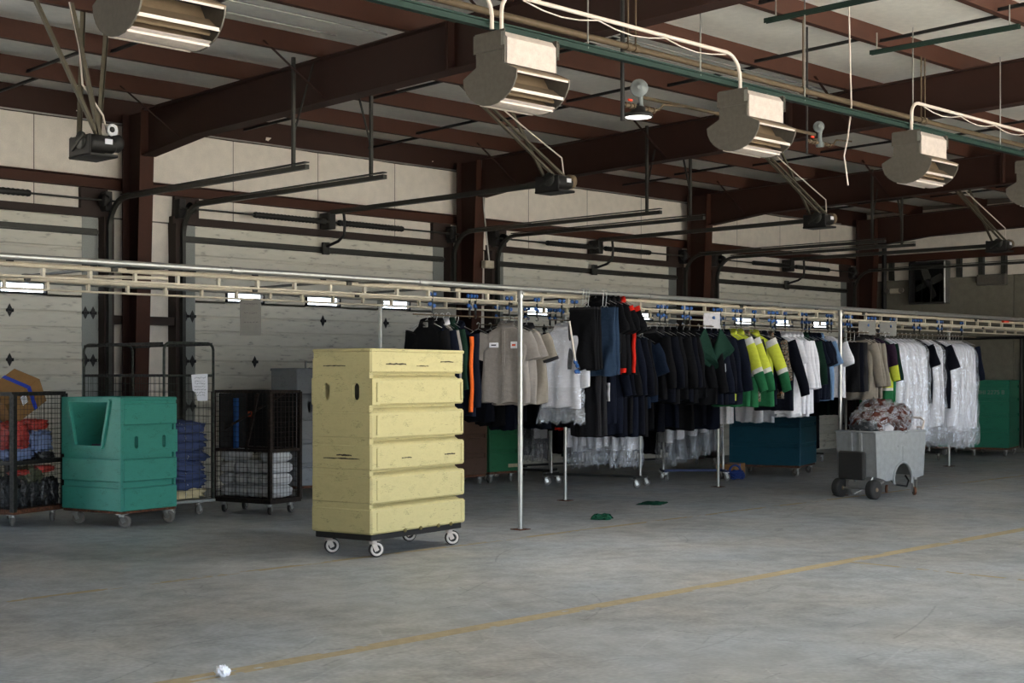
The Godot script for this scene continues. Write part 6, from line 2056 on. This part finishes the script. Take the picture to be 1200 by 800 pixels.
	for i in 4:
		garment("white_shirt", "white shirt on the rear run above the dark blue bin", "shirt", "white shirts on the rear run", Vector3([15.9, 16.0, 16.7, 17.0][i], Y - 0.02, RUN2), {"bands": B1.call("white"), "sleeve": 0.56, "len": 1.15, "w": 0.23})
	for i in 5:
		garment("dark_jacket", "dark garment on the rear run of the garment rail", "jacket", g, Vector3(17.4 + 0.32 * i, Y, RUN2), {"bands": B1.call(["dark_green", "deep_navy", "black"][i % 3]), "sleeve": 0.6, "len": 1.1, "w": 0.24})

# ------------------------------------------------------------------ odds and ends
func make_odds() -> void:
	var fan = thing("wall_fan", "black square exhaust fan with a bright steel edge on the end wall", "fan", Vector3(END_X - 0.13, 3.56, -15.36))
	var fr = MB.new()
	for s in [-1.0, 1.0]:
		fr.bev(Vector3(-0.1, s * 0.43, 0), Vector3(0.24, 0.04, 0.84), 0.006)
	fr.bev(Vector3(-0.1, 0, -0.41), Vector3(0.24, 0.86, 0.03), 0.006)
	part(fr, "frame", "black_metal", fan)
	var ed = MB.new()
	ed.bev(Vector3(-0.1, 0, 0.41), Vector3(0.24, 0.88, 0.035), 0.006)
	part(ed, "edge_strip", "steel", fan)
	var bk = MB.new()
	bk.slab(0.0, 0.02, -0.42, 0.42, -0.4, 0.4)
	part(bk, "back_plate", "insect_dark", fan)
	for i in 4:
		var bl = MB.new()
		var a = TAU * i / 4 + 0.4
		bl.bev(Vector3(-0.1, sin(a) * 0.2, cos(a) * 0.2), Vector3(0.012, 0.28, 0.15), 0.004, Basis(Vector3.RIGHT, -a + PI / 2) * Basis(Vector3.UP, 0.4))
		part(bl, "blade", "track", fan)
	var hb = MB.new()
	hb.lathe([[0.01, -0.06], [0.07, -0.05], [0.08, 0.0], [0.08, 0.06], [0.01, 0.07]], 16, Transform3D(Basis(Vector3(0, 0, 1), PI / 2), Vector3(-0.1, 0, 0)))
	part(hb, "motor", "black_metal", fan)
	var gd = MB.new()
	for i in 4: gd.bar(Vector3(-0.215, -0.43, -0.32 + 0.21 * i), Vector3(-0.215, 0.43, -0.32 + 0.21 * i), 0.008, 0.008)
	part(gd, "guard", "black_metal", fan)

	var em = thing("emergency_light", "twin-headed emergency light on the end wall near the corner", "light", Vector3(END_X - 0.17, 3.42, -16.2))
	var bx = MB.new()
	bx.bev(Vector3(0, 0, 0), Vector3(0.07, 0.11, 0.24), 0.01)
	part(bx, "case", "beige_rail", em)
	for s in [-1.0, 1.0]:
		var hd = MB.new()
		hd.lathe([[0.01, -0.04], [0.05, -0.02], [0.06, 0.03], [0.055, 0.035], [0.01, 0.03]], 14, Transform3D(Basis(Vector3(0, 0, 1), PI / 2), Vector3(-0.04, 0.01, s * 0.17)))
		part(hd, "lamp_head", "plate_grey", em)
	var bxg = thing("wall_box", "grey steel box high on the end wall past the fan", "box", Vector3(END_X - 0.2, 3.56, -13.95))
	var b2 = MB.new()
	b2.bev(Vector3.ZERO, Vector3(0.14, 0.22, 0.62), 0.008)
	part(b2, "case", "plate_grey", bxg)
	var ld = MB.new()
	ld.slab(-0.075, -0.07, -0.09, 0.09, -0.29, 0.29)
	part(ld, "cover", "plate_grey", bxg)

	# rags, rope, box, paper on the floor
	for k in 2:
		var rg = thing("floor_rag", ["crumpled dark green rag on the floor near the rail post", "flat green rag spread on the floor nearer the racks"][k], "rag", Vector3(11.71, 0, -10.33) if k == 0 else Vector3(13.58, 0, -11.15), 0.4)
		var mb = MB.new()
		var nz = FastNoiseLite.new()
		nz.seed = 90 + k; nz.frequency = 5.0
		var n = 16
		var rows = []
		for i in n + 1:
			var row = PackedVector3Array()
			for j in n + 1:
				var u = (float(i) / n - 0.5) * (0.26 if k == 0 else 0.46)
				var v = (float(j) / n - 0.5) * (0.2 if k == 0 else 0.3)
				var e = 1.0 - pow(maxf(absf(float(i) / n - 0.5), absf(float(j) / n - 0.5)) * 2.0, 3.0)
				row.append(Vector3(u + 0.04 * nz.get_noise_2d(u * 3.0 + 5.0, v * 3.0), 0.004 + (0.07 if k == 0 else 0.03) * e * (0.45 + 0.9 * absf(nz.get_noise_2d(u, v))), v + 0.05 * nz.get_noise_2d(u * 2.0, v * 2.0 + 9.0)))
			rows.append(row)
		mb.smooth()
		for i in n:
			for j in n: mb.quad_out(rows[i][j], rows[i + 1][j], rows[i + 1][j + 1], rows[i][j + 1], Vector3(0, -3, 0))
		part(mb, "cloth", "rag_green", rg)
	var pb = lump("paper_ball", "small crumpled white paper ball on the yellow floor line", "paper", "", blob(Vector3(0.036, 0.028, 0.034), 77, 0.55, 0.9, 14), "paper")
	pb.position = Vector3(4.17, 0.026, -6.28)
	var cbx = thing("cardboard_box", "flat brown cardboard box behind the blue rope, under the clothes", "box", Vector3(17.95, 0, -13.2), 0.3)
	var c1 = MB.new()
	c1.bev(Vector3(0, 0.11, 0), Vector3(0.5, 0.22, 0.3), 0.004)
	part(c1, "carton", "cardboard", cbx)
	var c2 = MB.new()
	c2.slab(-0.02, 0.02, 0.0, 0.222, -0.152, 0.152)
	part(c2, "tape", "blue_tape", cbx)
	var rp = thing("rope_coil", "tangled blue rope coil on the floor before a cardboard box", "rope", Vector3(17.62, 0, -12.86))
	var rm = MB.new()
	var pts = []
	for i in 150:
		var t = i / 149.0
		var a = t * TAU * 9.0
		var r = 0.10 + 0.05 * sin(t * 31.0)
		pts.append(Vector3(cos(a) * r, 0.014 + 0.11 * t + 0.02 * absf(sin(a * 2.3)), sin(a) * r * 0.8))
	rm.tube(pts, 0.012, 6)
	rm.tube(arc(Vector3(-0.02, 0.14, 0), Vector3(0.7, 0, 0.7), Vector3(0, 1, 0), 0.08, -20, 200, 10), 0.018, 6)
	part(rm, "coil", "rope", rp)

	paper_card("paper_sign", "torn handwritten white sheet tied to the tall hoop cage", Vector3(8.77, 1.57, -13.66), -0.1, 0.20, 0.29, "paper", 7, true)
	paper_card("rail_sign", "grey handwritten card in a clear sleeve hung from the rail above the yellow bin", Vector3(8.27, 2.318, -11.96), -0.75, 0.21, 0.36, "grey_card", 3)
	paper_card("rail_sign", "white card with black marks on the rail above the navy zip jackets", Vector3(13.85, 2.318, -10.462), -0.7, 0.2, 0.19, "off_white", 0)
	paper_card("rail_sign", "plain grey card on the rail above the dark jackets behind the yellow bin", Vector3(10.9, 2.318, -11.962), -0.7, 0.24, 0.24, "grey_card", 0)
	for i in 2: paper_card("rail_sign", "faded grey card on the rail above the tan-grey shirts", Vector3(17.35 + 0.55 * i, 2.318, -10.462), -0.75, 0.24, 0.2, "grey_card", 0, false, "faded cards above the tan-grey shirts")
	paper_card("rail_sign", "clear crinkled sheet of film on the rail behind the denim smock", Vector3(13.6, 2.318, -11.97), -0.75, 0.62, 0.42, "film_white", 0)
	# thin red tag on the silver pipe
	var tg = thing("pipe_tag", "small red tag on the silver pipe near the end wall", "tag", Vector3(20.9, 2.395, -10.2))
	var tm = MB.new()
	tm.bev(Vector3.ZERO, Vector3(0.16, 0.03, 0.05), 0.006)
	part(tm, "flag", "red_plastic", tg)

func make_bins() -> void:
	var g = ribbed_bin("linen_bin", "dark grey plastic linen bin against the dock door", "", Vector2(10.9, -14.75), 0.0, 0.8, 0.56, 0.16, 1.64, [0.42, 0.72, 1.02, 1.3], "grey_poly", 0.06, [3, 0, 0])
	for k in 3:  # unseen tall bins put in to shade the teal cart and low cage
		ribbed_bin("linen_bin", ["tall brown linen bin out of view, added to shade the teal cart", "tall dark blue linen bin out of view, added between two other shading bins", "tall dark green linen bin out of view, added for shade nearest the dock door"][k], "", [Vector2(3.6, -10.3), Vector2(4.0, -11.45), Vector2(4.3, -12.7)][k], 8.0, 1.0, 0.9, 0.16, 1.8, [0.45, 0.75, 1.05, 1.4], ["brown_poly", "blue_poly", "far_green_poly"][k])
	ribbed_bin("linen_bin", "brown plastic linen bin beside the green bin", "", Vector2(13.62, -14.86), 0.0, 0.74, 0.7, 0.15, 1.25, [0.42, 0.7, 0.97], "brown_poly")
	var gb = ribbed_bin("linen_bin", "green plastic linen bin with a yellow label beside the brown bin", "", Vector2(14.4, -14.86), 0.0, 0.6, 0.7, 0.17, 1.28, [0.46, 0.74, 1.0], "green_poly")
	var yl = MB.new()
	yl.bev(Vector3(0.18, 0.25, 0.352), Vector3(0.2, 0.05, 0.004), 0.001)
	part(yl, "yellow_label", "line_paint", gb)
	ribbed_bin("linen_bin", "dark blue plastic linen bin below the white coats", "", Vector2(18.83, -12.52), 20.0, 1.07, 1.14, 0.17, 1.1, [0.48, 0.8], "blue_poly")
	for k in 2:
		var fb = ribbed_bin("linen_bin", ["deep green linen bin with pale stencilled code past the last coats", "second deep green linen bin standing behind the stencilled one"][k], "", Vector2(26.4, -12.8) if k == 0 else Vector2(26.1, -13.9), 17.0, 1.2, 0.76, 0.17, 1.47, [0.5, 0.8, 1.1, 1.36], "far_green_poly")
		if k == 0:
			var tm = TextMesh.new()
			tm.text = "MHI 2275 B"
			tm.font_size = 12
			tm.pixel_size = 0.0085
			tm.depth = 0.002
			inst(tm, "stencil", "grey_card", fb, Transform3D(Basis(Vector3.UP, -PI / 2), Vector3(-0.603, 1.25, 0.02)))

func _ready() -> void:
	rng.seed = 20240611
	make_camera_and_light()
	make_textures()
	make_materials()
	# wrapped packs: the film on them shines
	for c in [["red_pack", 190, 46, 36], ["blue_pack", 122, 142, 188], ["black_pack", 24, 28, 32], ["olive_pack", 80, 84, 52]]:
		var m = mat(c[0], Color8(c[1], c[2], c[3]), 0.28)
		m.normal_enabled = true
		m.normal_texture = tex.crumple_n
		m.normal_scale = 2.5
		m.uv1_triplanar = true
		m.uv1_scale = Vector3.ONE * 9.0
		m.metallic_specular = 0.7
	mat("royal_metal", Color8(28, 42, 82), 0.5)
	for c in [["film_crumpled", 0.2], ["film_white", 0.3]]:
		var f = mat(c[0], Color(0.95, 0.95, 0.96, c[1]), 0.2)
		f.transparency = BaseMaterial3D.TRANSPARENCY_ALPHA
		f.normal_enabled = true
		f.normal_texture = tex.crumple_n
		f.normal_scale = 1.5
		f.uv1_triplanar = true
		f.uv1_scale = Vector3.ONE * 3.0
		f.metallic_specular = 0.7
	make_floor()
	make_roof()
	make_walls()
	make_doors()
	make_openers()
	make_heaters()
	make_yellow_bin()
	make_teal_cart()
	make_cages()
	make_bins()
	make_tub_truck()
	make_rail()
	make_racks()
	make_clothes()
	make_trolleys()
	make_odds()
